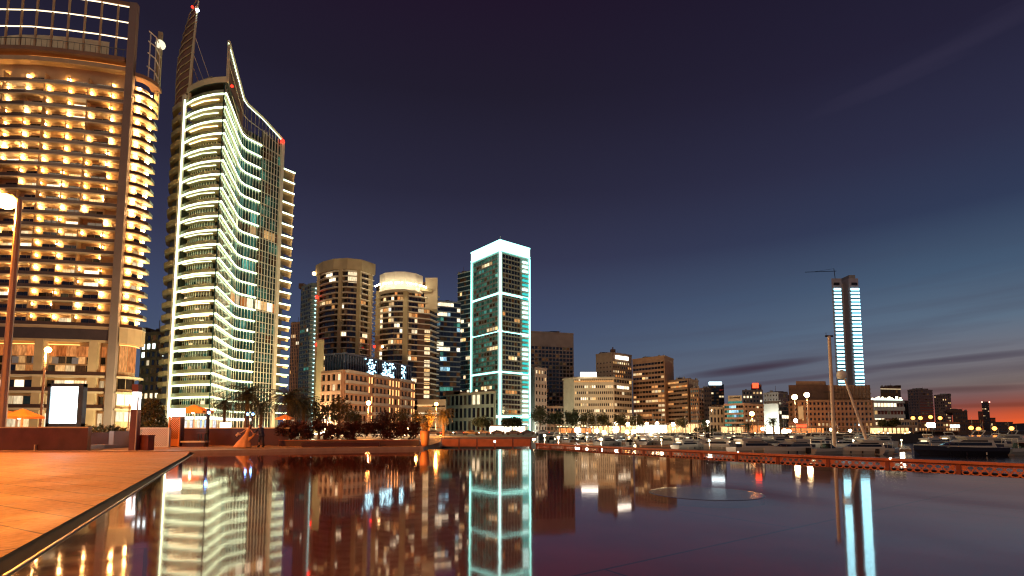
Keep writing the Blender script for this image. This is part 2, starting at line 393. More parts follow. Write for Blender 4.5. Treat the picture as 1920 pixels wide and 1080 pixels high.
# ------------------------------------------------------------------ building kit
class Bld:
    def __init__(s, name, label, loc, group=None, cat='building'):
        s.root = thing(name, label, cat, loc, 0, group); s.wall = MB(); s.wins = []; s.trim = MB(); s.nb = 0
    def face(s, A, B, z0, z1, rows, cols, fw=.6, fh=.55, lit=.2, mats=None, dark=None, pier=None, band=None, relief=.25, sill=0, skip=None, prob=None):
        A = Vector(A[:2]); B = Vector(B[:2]); L = (B-A).length; d = (B-A)/L; nn = Vector((d.y, -d.x)); ang = math.atan2(d.y, d.x)
        cw = L/cols; rh = (z1-z0)/rows; mats = mats or [M_lit, M_lit, M_lit2, M_litw]; dark = dark or M_glass
        w = cw*fw; h = rh*fh
        if pier is not None:
            for c in range(cols+1):
                q = A+d*cw*c; wd = cw*(1-fw)*.5*pier
                a = max(0, cw*c-wd); b = min(L, cw*c+wd); s.wall.obox(A+d*a, A+d*b, .05, relief, z0, z1)
        if band is not None:
            for r in range(rows+1):
                zb = z0+rh*r; hb = rh*(1-fh)*.5*band
                s.wall.obox(A, B, .06, relief+.06, max(z0, zb-hb), min(z1, zb+hb)+.002)
        run = 0
        for r in range(rows):
            for c in range(cols):
                if skip and skip(r, c): continue
                q = A+d*(cw*(c+.5))+nn*.12; z = z0+rh*(r+.5)+sill*rh
                pl = prob(r, c) if prob else lit
                if run <= 0: run = rnd.choice((1, 2, 3, 4)); on = rnd.random() < pl; rm = rnd.choice(mats)
                run -= 1
                m_ = rm if on else (dark if rnd.random() < .8 else M_dim)
                s.wins.append((m_ in mats, w, h, m_, (q.x, q.y, z), ang))
    def slabs(s, pts, zs, n1=1.2, th=.3, mt=None, name='balcony', rail=None, rail_m=None, cap=100):
        for k, z in enumerate(zs):
            b = MB().ribbon(pts, -.2, n1, z, z+th)
            ms = [mt or M_pale]
            if rail: b.cur = 1; b.ribbon(pts, n1-.06, n1+.02, z+th, z+th+rail); ms.append(rail_m or M_metal)
            s.nb += 1
            b.build(name, ms, s.root)
    def strip(s, pts, z, n0, h=.3, mt=None, w=.12, name='light_strip'):
        MB().ribbon(pts, n0, n0+w, z, z+h).build(name, mt, s.root)
    def finish(s, wallmat, trimmat=None):
        if s.wall.v: s.wall.build('wall', wallmat, s.root)
        if s.trim.v: s.trim.build('trim', trimmat or wallmat, s.root)
        ws = sorted(s.wins, key=lambda t: (-t[0], -t[1]*t[2])); inv = ROOTM[s.root.name].inverted(); cache = {}
        for i, (li, w, h, m_, q, ang) in enumerate(ws[:97] if len(ws) > 98 else ws):
            key = (round(w, 2), round(h, 2), m_.name)
            if key not in cache: cache[key] = MB().box(-w/2, w/2, -.05, .05, -h/2, h/2).mesh('window', m_)
            o = bpy.data.objects.new('window', cache[key]); C.objects.link(o); o.parent = s.root
            o.location = inv @ Vector(q); o.rotation_euler = (0, 0, ang)
        if len(ws) > 98:
            b = MB(); names = []
            for li, w, h, m_, q, ang in ws[97:]:
                if m_ not in names: names.append(m_)
                b.cur = names.index(m_); cs, sn = math.cos(ang), math.sin(ang)
                b.add([(q[0]+x*cs-y*sn, q[1]+x*sn+y*cs, q[2]+z) for x, y, z in
                       [(-w/2,-.05,-h/2),(w/2,-.05,-h/2),(w/2,.05,-h/2),(-w/2,.05,-h/2),(-w/2,-.05,h/2),(w/2,-.05,h/2),(w/2,.05,h/2),(-w/2,.05,h/2)]],
                      [(0,3,2,1),(4,5,6,7),(0,1,5,4),(1,2,6,5),(2,3,7,6),(3,0,4,7)])
            o = b.build('windows', names, s.root); o['kind'] = 'stuff'
        return s.root

def body_poly(pts, depth):
    """close a visible outline backwards, away from the camera"""
    P = [Vector(p[:2]) for p in pts]; back = []
    for p in (P[-1], P[0]):
        back.append(p+p.normalized()*depth)
    return P+back
def simple(name, label, pix, ytop, k=0, depth=18, rows=10, cols=(8,), wallmat=M_beige, z0=0, lit=.2, roof=True, ztop=None, body_depth=.0, top_blank=0, bottom_blank=0, faces=None, group=None, cat='building', parapet=.8, **kw):
    pts = [Vector((XP(px, Y), Y)) for px, Y in pix]
    z1 = ztop or ZP(ytop, pix[k][1])
    b = Bld(name, label, (pts[0].x, pts[0].y, z0), group, cat)
    b.pts = pts; b.z1 = z1
    b.wall.prism(body_poly(pts, depth), z0, z1)
    if parapet:
        b.wall.ribbon(pts, .02, .3, z1-.5, z1+parapet)
    for i in range(len(pts)-1):
        f = faces[i] if faces else {}
        if f is None: continue
        a = dict(kw); a.update(f); c = cols[i] if i < len(cols) else cols[-1]
        if 'cols' in a: c = a.pop('cols')
        r = a.pop('rows', rows)
        if not c: continue
        L = (pts[i+1]-pts[i]).length; d = (pts[i+1]-pts[i])/L
        b.face(pts[i]+d*.02*L, pts[i+1]-d*.02*L, z0+bottom_blank, z1-top_blank, r, c, **dict(dict(lit=lit), **a))
    if roof:
        mid = sum(pts, Vector((0, 0)))/len(pts); mid = mid+mid.normalized()*depth*.5; w = (pts[-1]-pts[0]).length
        rb = MB()
        for j in range(3):
            ox = rnd.uniform(-.3, .3)*w; ww = rnd.uniform(.06, .14)*w; hh = rnd.uniform(1.5, 3.2)
            rb.box(mid.x+ox-ww, mid.x+ox+ww, mid.y-3, mid.y+3, z1-.1, z1+hh)
        q = (mid.x+rnd.uniform(-.2, .2)*w, mid.y); rb.tube([(q[0], q[1], z1), (q[0], q[1], z1+rnd.uniform(4, 7))], .12, 5)
        rb.build('rooftop_plant', M_dbrown, b.root)
        rc = MB()
        for j in range(7):
            t_ = rnd.uniform(.05, .95); k_ = min(len(pts)-2, int(t_*(len(pts)-1))); q = pts[k_].lerp(pts[k_+1], t_*(len(pts)-1)-k_); q = q+q.normalized()*rnd.uniform(1.5, depth*.6)
            if rnd.random() < .5: rc.lathe([(.8, .5), (.8, 2.2), (.2, 2.5)], (q.x, q.y, z1), 8)
            else: rc.box(q.x-1, q.x+1, q.y-.7, q.y+.7, z1, z1+1.4)
        rc.build('roof_tanks', M_grey, b.root)
    return b

# ------------------------------------------------------------------ hotel with lamp-lit curved balconies
HP = [(-184, 139.5), (-175, 137), (-165, 134.6), (-156, 132.6), (-147.5, 131.2), (-139, 130.3), (-130.5, 130.5), (-122.5, 131.6), (-114.5, 133.2), (-107.6, 135)]
H = Bld('hotel_tower', 'tall curved hotel with hundreds of warm balcony lamps, far left', (-140, 135, 0))
fin = [(-105.2, 135.6), (-103.7, 136.5), (-102.9, 137.8), (-102.5, 139.6), (-103.4, 142.2)]
zf0, zf1, NF = 28.9, 98.3, 21
fh = (zf1-zf0)/NF
hot = body_poly(offset(HP, -2.0), 24); H.wall.prism(hot, 0, 101)
hb2 = offset(fin, -1.6); H.wall.prism([Vector((-108, 137.5))]+hb2+[Vector((-119, 160)), Vector((-122, 150))], 0, 98)
inner = offset(HP, -2.0)
M_hotel = mat('hotel_stone', (.5, .36, .2), .75, 0, .1, .4)
M_slab = mat('hotel_slab', (.6, .47, .3), .6, 0, .08, .5)
M_lamp = emat('balcony_lamp_glow', (1, .46, .12), 170, True, .75, 0, (1, .62, .26))
M_rail = mat('bronze_glass_rail', (.07, .03, .015), .3, .2, .2, 1)
bays = []                                                     # points along the outline, one bay about 5.2 m
def walk(pts, step, start=0):
    out = []; acc = start; pos = 0
    P = [Vector(p[:2]) for p in pts]
    for a, b_ in zip(P, P[1:]):
        L = (b_-a).length; d = (b_-a)/L
        while acc <= pos+L:
            out.append((a+d*(acc-pos), d)); acc += step
        pos += L
    return out
bayp = walk(inner, 5.15, 1.2)
lampmesh = MB().box(-.32, .32, -.16, .16, -.26, .2).mesh('lamp', M_lamp)
lampspots = []
for k in range(NF):
    z = zf0+fh*k
    b = MB().ribbon(HP, -2.05, .15, z-.3, z); b.cur = 1; b.ribbon(HP, .0, .12, z, z+.85)
    b.build('balcony', [M_slab, M_rail], H.root)
    b = MB().ribbon(fin, -1.65, .4, z-.3, z); b.cur = 1; b.ribbon(fin, .25, .36, z, z+.8)
    b.build('balcony', [M_slab, M_rail], H.root)
    for i, (q, d) in enumerate(bayp):
        nn = Vector((d.y, -d.x)); ang = math.atan2(d.y, d.x)
        if rnd.random() > .1: lampspots.append((q+nn*.35+d*rnd.uniform(-.25, .25), z+fh-.85+rnd.uniform(-.12, .1), ang))
        H.wall.obox(q-d*.12, q+d*.12, 0, 1.7 if i % 2 else .9, z, z+fh-.3)
        c = q+d*3.1+nn*.06; st = rnd.random()
        mm = M_glass if st < .66 else (M_dim if st < .78 else (M_lit if st < .9 else M_litw))
        if (c-inner[-1]).length > 2.5:
            for sx in (-1.0, 1.0):
                w = c+d*sx*.93; H.wins.append((mm not in (M_glass, M_dim), 1.75, 2.2, mm, (w.x, w.y, z+1.15), ang))
    q, d = walk(hb2, 1.4, .9)[0]; nn = Vector((d.y, -d.x))
    lampspots.append((q+nn*.3, z+fh-.9, math.atan2(d.y, d.x)))
    q2, d2 = walk(hb2, 3.9, 3.9)[0]; lampspots.append((q2+Vector((d2.y, -d2.x))*.6, z+fh-1.2, math.atan2(d2.y, d2.x)))
    q, d = walk(hb2, 2.3, 2.3)[0]; nn = Vector((d.y, -d.x)); mm = M_glass if rnd.random() < .7 else M_lit
    H.wins.append((mm is M_lit, 1.7, 2.1, mm, (q.x+nn.x*.1, q.y+nn.y*.1, z+1.15), math.atan2(d.y, d.x)))
inv = ROOTM[H.root.name].inverted()
lampspots.sort(key=lambda t: -t[0].x)
for q, z, ang in lampspots[:97]:
    o = bpy.data.objects.new('lamp', lampmesh); C.objects.link(o); o.parent = H.root; o.location = inv @ Vector((q.x, q.y, z)); o.rotation_euler = (0, 0, ang)
b = MB()
for q, z, ang in lampspots[97:]:
    b.box(q.x-.32, q.x+.32, q.y-.2, q.y+.16, z-.26, z+.2)
o = b.build('lamps', M_lamp, H.root); o['kind'] = 'stuff'
# big corner pillar, second slim one at the end, both rise past the roof
MB().prism([(-107.0, 134.2), (-105.2, 134.6), (-105.5, 136.0), (-107.6, 135.6)], 0, 121).build('pillar', mat('pillar_stone', (.24, .18, .15), .8, 0, .08, .3), H.root)
MB().prism([(-103.7, 141.2), (-102.6, 141.5), (-103.4, 143), (-104.2, 142.7)], 92, 118).build('pillar', M_beige, H.root)
# podium: tall openings lit orange, pillars between
H.wall.ribbon(HP, -2.0, .3, 24.6, 28.6); H.wall.ribbon(fin, -1.6, .3, 24.6, 28.6)
M_band = mat('podium_band', (.05, .028, .024), .4, .1, .2, .5)
MB().ribbon(HP, .3, .42, 25.2, 28.0).build('podium_band', M_band, H.root)
for z in (6.6, 11.0, 15.2): 
    MB().ribbon(HP, -2.0, .5, z, z+.55).build('podium_ledge', M_slab, H.root); MB().ribbon(fin, -1.6, .5, z, z+.55).build('podium_ledge', M_slab, H.root)
    MB().ribbon(HP, .42, .48, z+.55, z+1.5).build('balcony_rail', M_rail, H.root)
for q, d in walk(HP, 12.2, 1.5):
    MB().obox(q-d*1.0, q+d*1.0, -2.0, .35, 0, 25).build('podium_pillar', M_hotel, H.root)
M_amber = emat('amber_interior', (1, .22, .04), .75, True, .5, .55, (1, .4, .12))
for i, (q, d) in enumerate(walk(inner, 2.3, 1.0)):
    ang = math.atan2(d.y, d.x); nn = Vector((d.y, -d.x)); w = q+nn*.1
    H.wins.append((True, 2.25, 2.7, M_amber, (w.x, w.y, 22.3), ang)); H.wins.append((True, 1.9, 1.8, M_dim if i % 3 else M_lit2, (w.x, w.y, 19.9), ang))
    if i % 2: MB().obox(q+d*.4, q+d*1.9, .3, .36, 18.9, 20.6).build('door_frame', M_steel, H.root)
    H.wins.append((True, 2.1, 2.4, rnd.choice([M_lit, M_glass, M_lit2, M_dim, M_glass]), (w.x, w.y, 17.3), ang))
    H.wins.append((True, 2.1, 2.6, rnd.choice([M_litw, M_glass, M_litw, M_lit]), (w.x, w.y, 13.2), ang))
    H.wins.append((True, 2.1, 2.8, rnd.choice([M_glass, M_lit, M_glassg, M_lit]), (w.x, w.y, 8.9), ang))
    H.wins.append((True, 2.1, 4.4, rnd.choice([M_lit, M_litw, M_lit]), (w.x, w.y, 3.6), ang))
for i, (q, d) in enumerate(walk(hb2, 1.7, .9)):
    ang = math.atan2(d.y, d.x); nn = Vector((d.y, -d.x)); w = q+nn*.1
    for zz, hh, mm in ((20.6, 7, M_amber), (14.2, 3.6, M_dim), (9.6, 3, M_litw), (5, 2.6, M_litw)): H.wins.append((True, 1.6, hh, mm, (w.x, w.y, zz), ang))
M_soff = emat('soffit_light', (1, .45, .12), 3.2)
for z in (23.9, 101.6): MB().ribbon(HP[:-1], -1.6, -1.2, z, z+.12).build('soffit_light', M_soff, H.root)
MB().ribbon(fin, -1.2, -.8, 24.2, 24.32).build('soffit_light', M_soff, H.root)
# sky floor above the last balconies, deep eave, roof crown of posts and tubes
H.wall.ribbon(HP, -2.0, .1, 101, 102.2)
MB().ribbon(HP, -2.6, .9, 103.4, 104.5).build('eave', M_brown, H.root)
MB().ribbon(fin, -1.6, .9, 99.5, 100.6).build('eave', M_brown, H.root)
MB().ribbon(offset(HP, -1.5), -.5, .0, 102.2, 103.4).build('clerestory', emat('clerestory_glow', (1, .34, .07), .8, True, .0, .5), H.root)
MB().prism(body_poly(offset(HP[2:-1], -5.5), 14), 104, 112.5).build('roof_drum', M_cream, H.root)
cr = MB(); 
for z, r_ in ((120.4, .75), (115.6, .16), (110.8, .16)): 
    cr.ribbon(HP, -.3-r_*.5, -.3+r_*.5, z, z+r_*(1.4 if r_ > .5 else 1.6))
cr.build('crown_beam', M_brown, H.root)
M_led = emat('warm_white_led', (1, .8, .5), 2.4)
for z in (120.1, 115.4, 110.6): MB().ribbon(HP, -.32, -.1, z, z+.2).build('light_strip', M_led, H.root)
for q, d in walk(HP, 3.9, 1.0): MB().obox(q-d*.2, q+d*.2, -.5, -.1, 104, 120.3).build('crown_post', M_hotel, H.root)
tr_ = MB(); tr_.ribbon(HP, .3, .36, 106.9, 107.1)
for q, d in walk(HP, 1.3, .5): tr_.obox(q-d*.04, q+d*.04, .3, .36, 104.5, 106.9)
tr_.build('terrace_rail', M_metal, H.root)
cn = MB()
for z in (102.5, 106.5, 110, 113): cn.tube([(-103.6, 137.5, z+2), (-102.7, 139.3, z+1.5), (-102.8, 141.6, z)], .18, 6)
for q in ((-103.4, 138), (-102.8, 139.5), (-102.7, 141)): cn.tube([(q[0], q[1], 100.5), (q[0], q[1], 114.5)], .15, 6)
cn.build('crown_frame', M_pale, H.root)
MB().ball((-103, 141.5, 114), 1.3).build('floodlight', emat('flood_white', (1, .9, .6), 1.2), H.root)
for i in range(9): MB().ball((-106+i*.5, 136.6+i*.1, 60+i*.01), .1)
H.finish(M_hotel)

# ------------------------------------------------------------------ sail tower with green-white light strips
S_ = Bld('sail_tower', 'tall glass tower with sail-shaped fin and zigzag green-white light strips', (-98, 165, 0))
left_c = [(-112, 173), (-113.6, 168), (-113, 163), (-110.6, 159), (-107, 156.4), (-104.2, 155.5)]
Sx, Cx_ = (-103.8, 155.4), (-88, 150)
front = [Sx, (-100, 153.1), (-95.9, 151.4), (-91.6, 150.3), Cx_]
side = [Cx_, (-93.4, 168), (-94.3, 171.5), (-94.1, 174), (-91.2, 179)]
glass = [(-91.2, 179), (-87.4, 186.5)]
outline = front+side[1:]
ys = [174.6, 199.9, 225, 249, 275, 300, 325.5, 352, 377, 403.7, 430, 457, 483, 510.5, 538, 563, 587, 608.5, 631, 653, 675.5, 699, 720, 743.6, 766]
zs = [ZP(y, 150) for y in ys]
M_green = emat('green_white_led', (.80, 1, .62), 4.2)
M_swarm = emat('warm_soffit_led', (1, .62, .28), 6)
M_sgreen = emat('green_soffit_led', (.85, 1, .6), 3)
M_core = mat('tower_core', (.05, .06, .045), .35, 0, .3, .4)
core = [(-103.2, 158.4), (-98.5, 156.0), (-92.3, 154.4), (-91.6, 158), (-95.2, 168.2), (-96, 171.8), (-95.4, 174.6), (-92.2, 179.6), (-88.3, 186.5), (-94, 206), (-110, 196)]
S_.wall.prism(core, 0, 105)
lc = offset(left_c, -1.2); S_.wall.prism([Vector((-103.6, 158.5))]+[Vector((-106, 170))]+[Vector((-109, 180))]+lc, 0, 100)
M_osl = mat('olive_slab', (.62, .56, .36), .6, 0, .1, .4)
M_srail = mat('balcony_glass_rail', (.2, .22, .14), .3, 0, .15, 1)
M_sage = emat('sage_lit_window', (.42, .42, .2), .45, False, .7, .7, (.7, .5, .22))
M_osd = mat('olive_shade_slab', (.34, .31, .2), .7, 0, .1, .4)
for z in zs:
    b = MB(); poly = [Vector(p) for p in outline]+[Vector((-94, 181)), Vector((-97.5, 174)), Vector((-97, 168)), Vector((-94, 158)), Vector((-103.2, 159))]
    b.prism(poly, z-.05, z+.28); b.cur = 1; b.ribbon(front, -.12, -.04, z+.28, z+1.25)
    b.build('balcony', [M_osl, M_srail], S_.root)
    MB().ribbon(outline, -.02, .14, z-.42, z+.06).build('light_strip', M_green, S_.root)
    MB().ribbon([(-102.5, 156.2), (-97, 153.8), (-91.9, 153.0)], 0, .3, z-.22, z-.1).build('soffit_light', M_swarm if rnd.random() < .45 else M_sgreen, S_.root)  # glowing strip added under each slab to brighten soffit, rail and wall
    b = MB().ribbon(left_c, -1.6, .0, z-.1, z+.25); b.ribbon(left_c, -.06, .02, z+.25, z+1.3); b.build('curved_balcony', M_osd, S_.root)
zc = [z for z in zs if z < 101]
M_wedge = mat('cream_soffit', (.6, .5, .3), .6, 0, .1, .5)
for z in zc:
    MB().prism([(-87.5, 186.8), (-84.1, 191), (-88.4, 200), (-90, 196)], z-.1, z+.25).build('wing_balcony', M_wedge, S_.root)
    MB().ribbon([(-87.3, 186.7), (-84, 191)], 0, .16, z-.3, z+.2).build('light_strip', M_green, S_.root)
# extra half-height slabs on the far left back
# curtain wall mullions and panes
mu = MB()
def mull(pts, step, z0, z1, n1=.12, wd=.05):
    for q, d in walk(pts, step, step*.5): mu.obox(q-d*wd, q+d*wd, 0, n1, z0, z1)
fc = core[0:3]; sc_ = offset(side, -.5)
mull(fc, 1.05, 0, 105, .12, .06); mull(sc_[:2], 1.7, 0, 108, .04, .16); mull(sc_[1:], 1.15, 0, 108, .1, .10); mull(glass, 1.2, 0, 111, .2, .13)
for z in zs: mu.ribbon(glass, .02, .14, z-.12, z+.1); mu.ribbon(glass, .02, .1, z-2.0, z-1.9)
mu.ribbon([(-87.6, 186.3), (-86.9, 187.2)], -.2, .5, 0, 111)
mu.build('mullions', mat('pale_green_metal', (.8, .85, .68), .45, .2, .08, .5), S_.root)
g = MB().ribbon(sc_, -.3, .0, 0, 108); g.ribbon(glass, -.4, .0, 0, 110); g.build('curtain_wall', M_glassg, S_.root)
zz = sorted(zs)
for k in range(len(zz)-1):
    za, zb = zz[k], zz[k+1]; r = zb-za
    for pts, st in ((sc_[1:], 1.2), (glass, 1.2)):
        for q, d in walk(pts, 2.35, 1.1):
            nn = Vector((d.y, -d.x)); w = q+nn*.04; u = rnd.random()
            warm = (13 <= k <= 14 and k == 13) or (k == 17 and pts is not glass)
            if k == 10: mm = rnd.choice([M_lit2, M_lit, M_litw, M_lit2])
            elif k == 16 and u < .8: mm = rnd.choice([M_lit, M_lit, M_dim])
            elif u < .75 and pts is not glass: mm = M_teal if u < .4 else M_tdim
            elif u < .55: mm = M_tdim if u > .15 else M_dim
            else: continue
            S_.wins.append((k in (10, 16), 2.2, r*.72, mm, (w.x, w.y, za+r*.45), math.atan2(d.y, d.x)))
    for q, d in walk(fc, 1.9, .9):
        nn = Vector((d.y, -d.x)); w = q+nn*.06; u = rnd.random()
        mm = M_dim if u < .12 else (M_lit if u < .22 else (M_sage if u < .75 else M_tdim))
        S_.wins.append((mm is M_lit, 1.5, r*.62, mm, (w.x, w.y, za+r*.42), math.atan2(d.y, d.x)))
# small maintenance bridges between strips on the inner fold
for z in zs[3:]:
    MB().tube([(-89.9, 157.5, z-2.2), (-92.6, 166, z-.6)], .1, 5).build('brace', M_pale, S_.root)
# vertical mast with light line, sail fin above, stays
ms = MB().ribbon([(-105.0, 155.9), (-103.7, 155.2)], -.3, .5, 0, 108); ms.build('mast', M_pale, S_.root)
MB().ribbon([(-103.95, 155.25), (-103.55, 155.1)], .3, .55, 5, 106).build('light_strip', M_green, S_.root)
prof = [(700, 0, 0)]
sv = []; nrow = 26; rib = MB()
pr = [(700, 296, 325), (500, 300, 337.5), (300, 316, 351), (168, 331, 356.5), (130, 332, 359), (96, 335, 362), (50, 346, 366.5), (20, 358, 369.5), (2, 370, 372.5)]
def fin_edge(py):
    for (a, b_) in zip(pr, pr[1:]):
        if b_[0] <= py <= a[0]:
            t = (a[0]-py)/(a[0]-b_[0]); return a[1]+(b_[1]-a[1])*t, a[2]+(b_[2]-a[2])*t
    return pr[-1][1:]
pys = [190-i*188/nrow for i in range(nrow+1)]
for py in pys:
    l, r_ = fin_edge(py); Lp = at(l, py, 161.5); Rp = at(r_, py, 155.3)
    Lp.z = Rp.z
    Mp = (Lp+Rp)/2+Vector((-.25, -1.0, 0))*min(1, (Lp-Rp).length/6); sv += [Lp, (Lp+Mp)/2+Vector((-.3, -.4, 0))*min(1, (Lp-Rp).length/6), Mp, Rp]
fm = MB().add(sv, [(4*i+k, 4*i+k+1, 4*i+5+k, 4*i+4+k) for i in range(nrow) for k in range(3)])
o = fm.build('sail_fin', mat('sail_panel', (.17, .09, .06), .7, 0, .2, .4), S_.root); md = o.modifiers.new('solidify', 'SOLIDIFY'); md.thickness = .3
for i in range(1, nrow, 2):
    j = min(nrow, i+1); a = sv[4*i:4*i+4]; up = sv[4*j:4*j+4]
    MB().tube([a[0], a[1]+Vector((0, -.2, .5)), a[2]+Vector((0, -.25, 1.4)), up[3]+Vector((0, -.2, 1))], .16, 5).build('fin_rib', M_beige, S_.root)
MB().tube([sv[4*i+3] for i in range(nrow+1)], [.62-.4*i/nrow for i in range(nrow+1)], 6).build('mast_top', M_osl, S_.root)
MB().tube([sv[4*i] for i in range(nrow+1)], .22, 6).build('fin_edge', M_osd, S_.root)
tip = at(364, 75, 155.3)
for (px, py), (qx, qy) in (((367, 72), (392, 144)), ((364, 105), (381, 149)), ((363, 128), (372, 152))):
    MB().tube([at(px, py, 155.3), at(qx, qy, 158)], .11, 5).build('stay', M_pale, S_.root)
MB().tube([at(370, 155, 156), at(398, 145, 160)], .35, 6).build('roof_boom', M_osl, S_.root)
q = at(371.5, 21, 155); MB().ball((q.x, q.y-.4, q.z), .5).build('aviation_light', emat('white_beacon', (.8, .95, 1), 14), S_.root)
M_red = emat('red_beacon', (1, .02, .01), 5)
q = at(363, 16, 155); MB().ball((q.x, q.y-.6, q.z), .4).build('aviation_light', M_red, S_.root)
q = at(437, 164, 150); MB().ball((q.x, q.y-.6, q.z), .4).build('aviation_light', M_red, S_.root)
q = at(531, 266, 186.5); MB().ball((q.x, q.y-.6, q.z), .75).build('aviation_light', M_red, S_.root)
# roof parapet and crown screen
MB().ribbon(front, -.3, .1, zs[0]+3.6, zs[0]+5.4).build('parapet', M_osl, S_.root)
S_.wall.prism([Vector(p) for p in front]+[Vector((-92, 165)), Vector((-104, 163))], zs[0]+3.4, zs[0]+3.9)
cs = side+glass[1:]; ct = [122, 119.0, 118, 117.4, 115.6, 112]
cb = [109.5, 106.5, 106, 105.8, 105.4, 104.5]
sc = MB(); vs = []
for p, t, b_ in zip(cs, ct, cb): vs += [(p[0], p[1], b_), (p[0], p[1], t)]
for k in range(2):
    pass
for i in range(len(cs)-1):
    a, b_ = Vector(cs[i]), Vector(cs[i+1]); L = (b_-a).length; nseg = max(1, round(L/1.3))
    for j in range(nseg+1):
        t = j/nseg; p = a+(b_-a)*t; zt = ct[i]+(ct[i+1]-ct[i])*t; zb = cb[i]+(cb[i+1]-cb[i])*t
        sc.tube([(p.x, p.y, zb), (p.x, p.y, zt)], .10, 4)
for h in (0, .5, 1):
    sc.tube([(p[0], p[1], b_+(t-b_)*h) for p, t, b_ in zip(cs, ct, cb)], .16 if h < 1 else .42, 5)
sc.build('crown_screen', mat('crown_metal', (.5, .5, .36), .5, .1, .1, .5), S_.root)
bk = MB(); bk.add([(p[0]-.4, p[1]+.2, b_) for p, b_ in zip(cs, cb)]+[(p[0]-.4, p[1]+.2, t) for p, t in zip(cs, ct)], [(i, i+1, i+7, i+6) for i in range(2)])
bk.build('crown_panel', mat('red_brown_panel', (.12, .06, .05), .7, 0, .2, .5), S_.root)
MB().ribbon([cs[0], (cs[0][0]-.3, cs[0][1]+1)], -.3, .3, 109, 122).build('crown_post', M_osl, S_.root)
MB().tube([(p[0]+.1, p[1]-.3, t-.9) for p, t in list(zip(cs, ct))], .14, 5).build('light_strip', M_green, S_.root)
# ground floor shop front
sf = MB()
M_shop = emat('shop_interior', (1, .85, .6), 1.3, True, .4, .5, (.5, .7, 1))
for q, d in walk(outline, 2.6, 1.3):
    nn = Vector((d.y, -d.x)); w = q-nn*.6; S_.wins.append((True, 2.2, 3.8, M_shop, (w.x, w.y, 2.4), math.atan2(d.y, d.x)))
    MB().obox(q-d*.25, q+d*.25, -.6, -.1, 0, 4.8).build('column', M_pale, S_.root)
MB().ribbon(outline, -.2, .3, 4.6, 5.4).build('light_strip', emat('canopy_glow', (1, .95, .75), 2.6), S_.root)
S_.finish(M_core)

# ------------------------------------------------------------------ middle towers
M_cyan = emat('cyan_white_led', (.36, 1, .88), 3.0)
M_cyanw = emat('cyan_band_light', (.58, 1, .95), 2.7)
M_crown = emat('crown_band_light', (.68, .98, .92), 1.5, True, 0, .25, (.68, .98, .92))
M_cyand = emat('cyan_soffit_glow', (.05, .62, .58), 1.1)
M_sign = emat('white_sign_light', (1, .93, .8), 3.5, False)
M_signr = emat('red_sign_light', (1, .06, .02), 3.5, False)
M_bsign = emat('bluewhite_sign_light', (.75, .95, 1), 4, False)

simple('apartment_block', 'low beige apartment block glimpsed between the curved hotel and the sail tower', [(255, 205), (306, 200)], 628, rows=12, cols=(5,), lit=.25, fw=.45, fh=.6, pier=.6, band=.6, mats=[M_litw, M_lit, M_bsign], depth=15).finish(M_beige)
b = simple('slim_tower', 'slim brown tower with vertical ribs right of the sail tower', [(539, 335), (559, 332)], 606, k=1, rows=30, cols=(6,), lit=.03, fw=.45, fh=.8, pier=.9, wallmat=M_brown)
b.finish(mat('rust_concrete', (.5, .26, .15), .8, 0, .15, .3))
# teal and cyan lit tower
b = simple('teal_tower', 'narrow teal tower with cyan lit corner balconies left of the beige towers', [(556, 312), (576, 303), (592, 303)], 533, k=1, rows=34, cols=(6, 4), lit=.05, fw=.7, fh=.6, pier=.6, band=.7, dark=M_glassb, mats=[M_litw, M_teal], faces=[{}, None])
P1, P2 = b.pts[1], b.pts[2]
for k in range(34):
    z = 4+(b.z1-4)*k/34
    MB().ribbon([b.pts[1], b.pts[2]], -.1, 1.3, z, z+.3).build('balcony', M_pale, b.root)
    MB().ribbon([b.pts[1]*.5+b.pts[2]*.5, b.pts[2]], .3, 1.2, z-.5, z-.1).build('light_strip', M_cyanw, b.root)
b.finish(mat('teal_concrete', (.2, .25, .24), .7, 0, .1, .3))

def curved_tower(name, label, pix, ytop, k, cols, floors, wm, colpix, lit, colw=1.5, seed=1, z0=0, slabm=None, skipc=()):
    b = simple(name, label, pix, ytop, k=k, rows=floors, cols=cols, lit=lit, fw=.86, fh=.66, band=None, depth=24, top_blank=5, mats=[M_lit, M_litw, M_lit2, M_dim, M_lit2], relief=.2)
    zt = b.z1-5
    for i in range(floors+1):
        z = zt*i/floors
        MB().ribbon(b.pts, -.1, 1.5, z-.2, z+.25).build('balcony', slabm or M_pale, b.root)
    for px in colpix:
        Y = None
        for (a, ya), (c, yc) in zip(pix, pix[1:]):
            if a <= px <= c: Y = ya+(yc-ya)*(px-a)/(c-a)
        p0, p1 = Vector((XP(px-colw*2, Y), Y)), Vector((XP(px+colw*2, Y), Y))
        MB().obox(p0, p1, -.5, 2.4, 0, b.z1-4).build('pillar', wm, b.root)
    return b
b = curved_tower('residential_tower', 'beige round-topped residential tower with a blank stone crown', [(590, 268), (603, 262), (622, 258), (645, 257), (668, 259), (692, 266)], 490, 3, (2, 3, 4, 4, 4), 29, M_beige, (592, 633, 668, 690), .17)
MB().ribbon(b.pts, .2, 2.2, b.z1-4.6, b.z1+1).build('crown', M_beige, b.root)
MB().ribbon([b.pts[3], b.pts[4]], 0, .4, b.z1-11, b.z1-5.5).build('lit_penthouse', M_lit, b.root)
q = at(589, 513, 266); MB().ball(q, 1.0).build('floodlight', emat('warm_flood', (1, .6, .25), 9), b.root)
for py in (557, 646):
    q = at(594, py, 262); MB().ball(q, .9).build('aviation_light', M_red, b.root)
b.finish(M_dbrown)
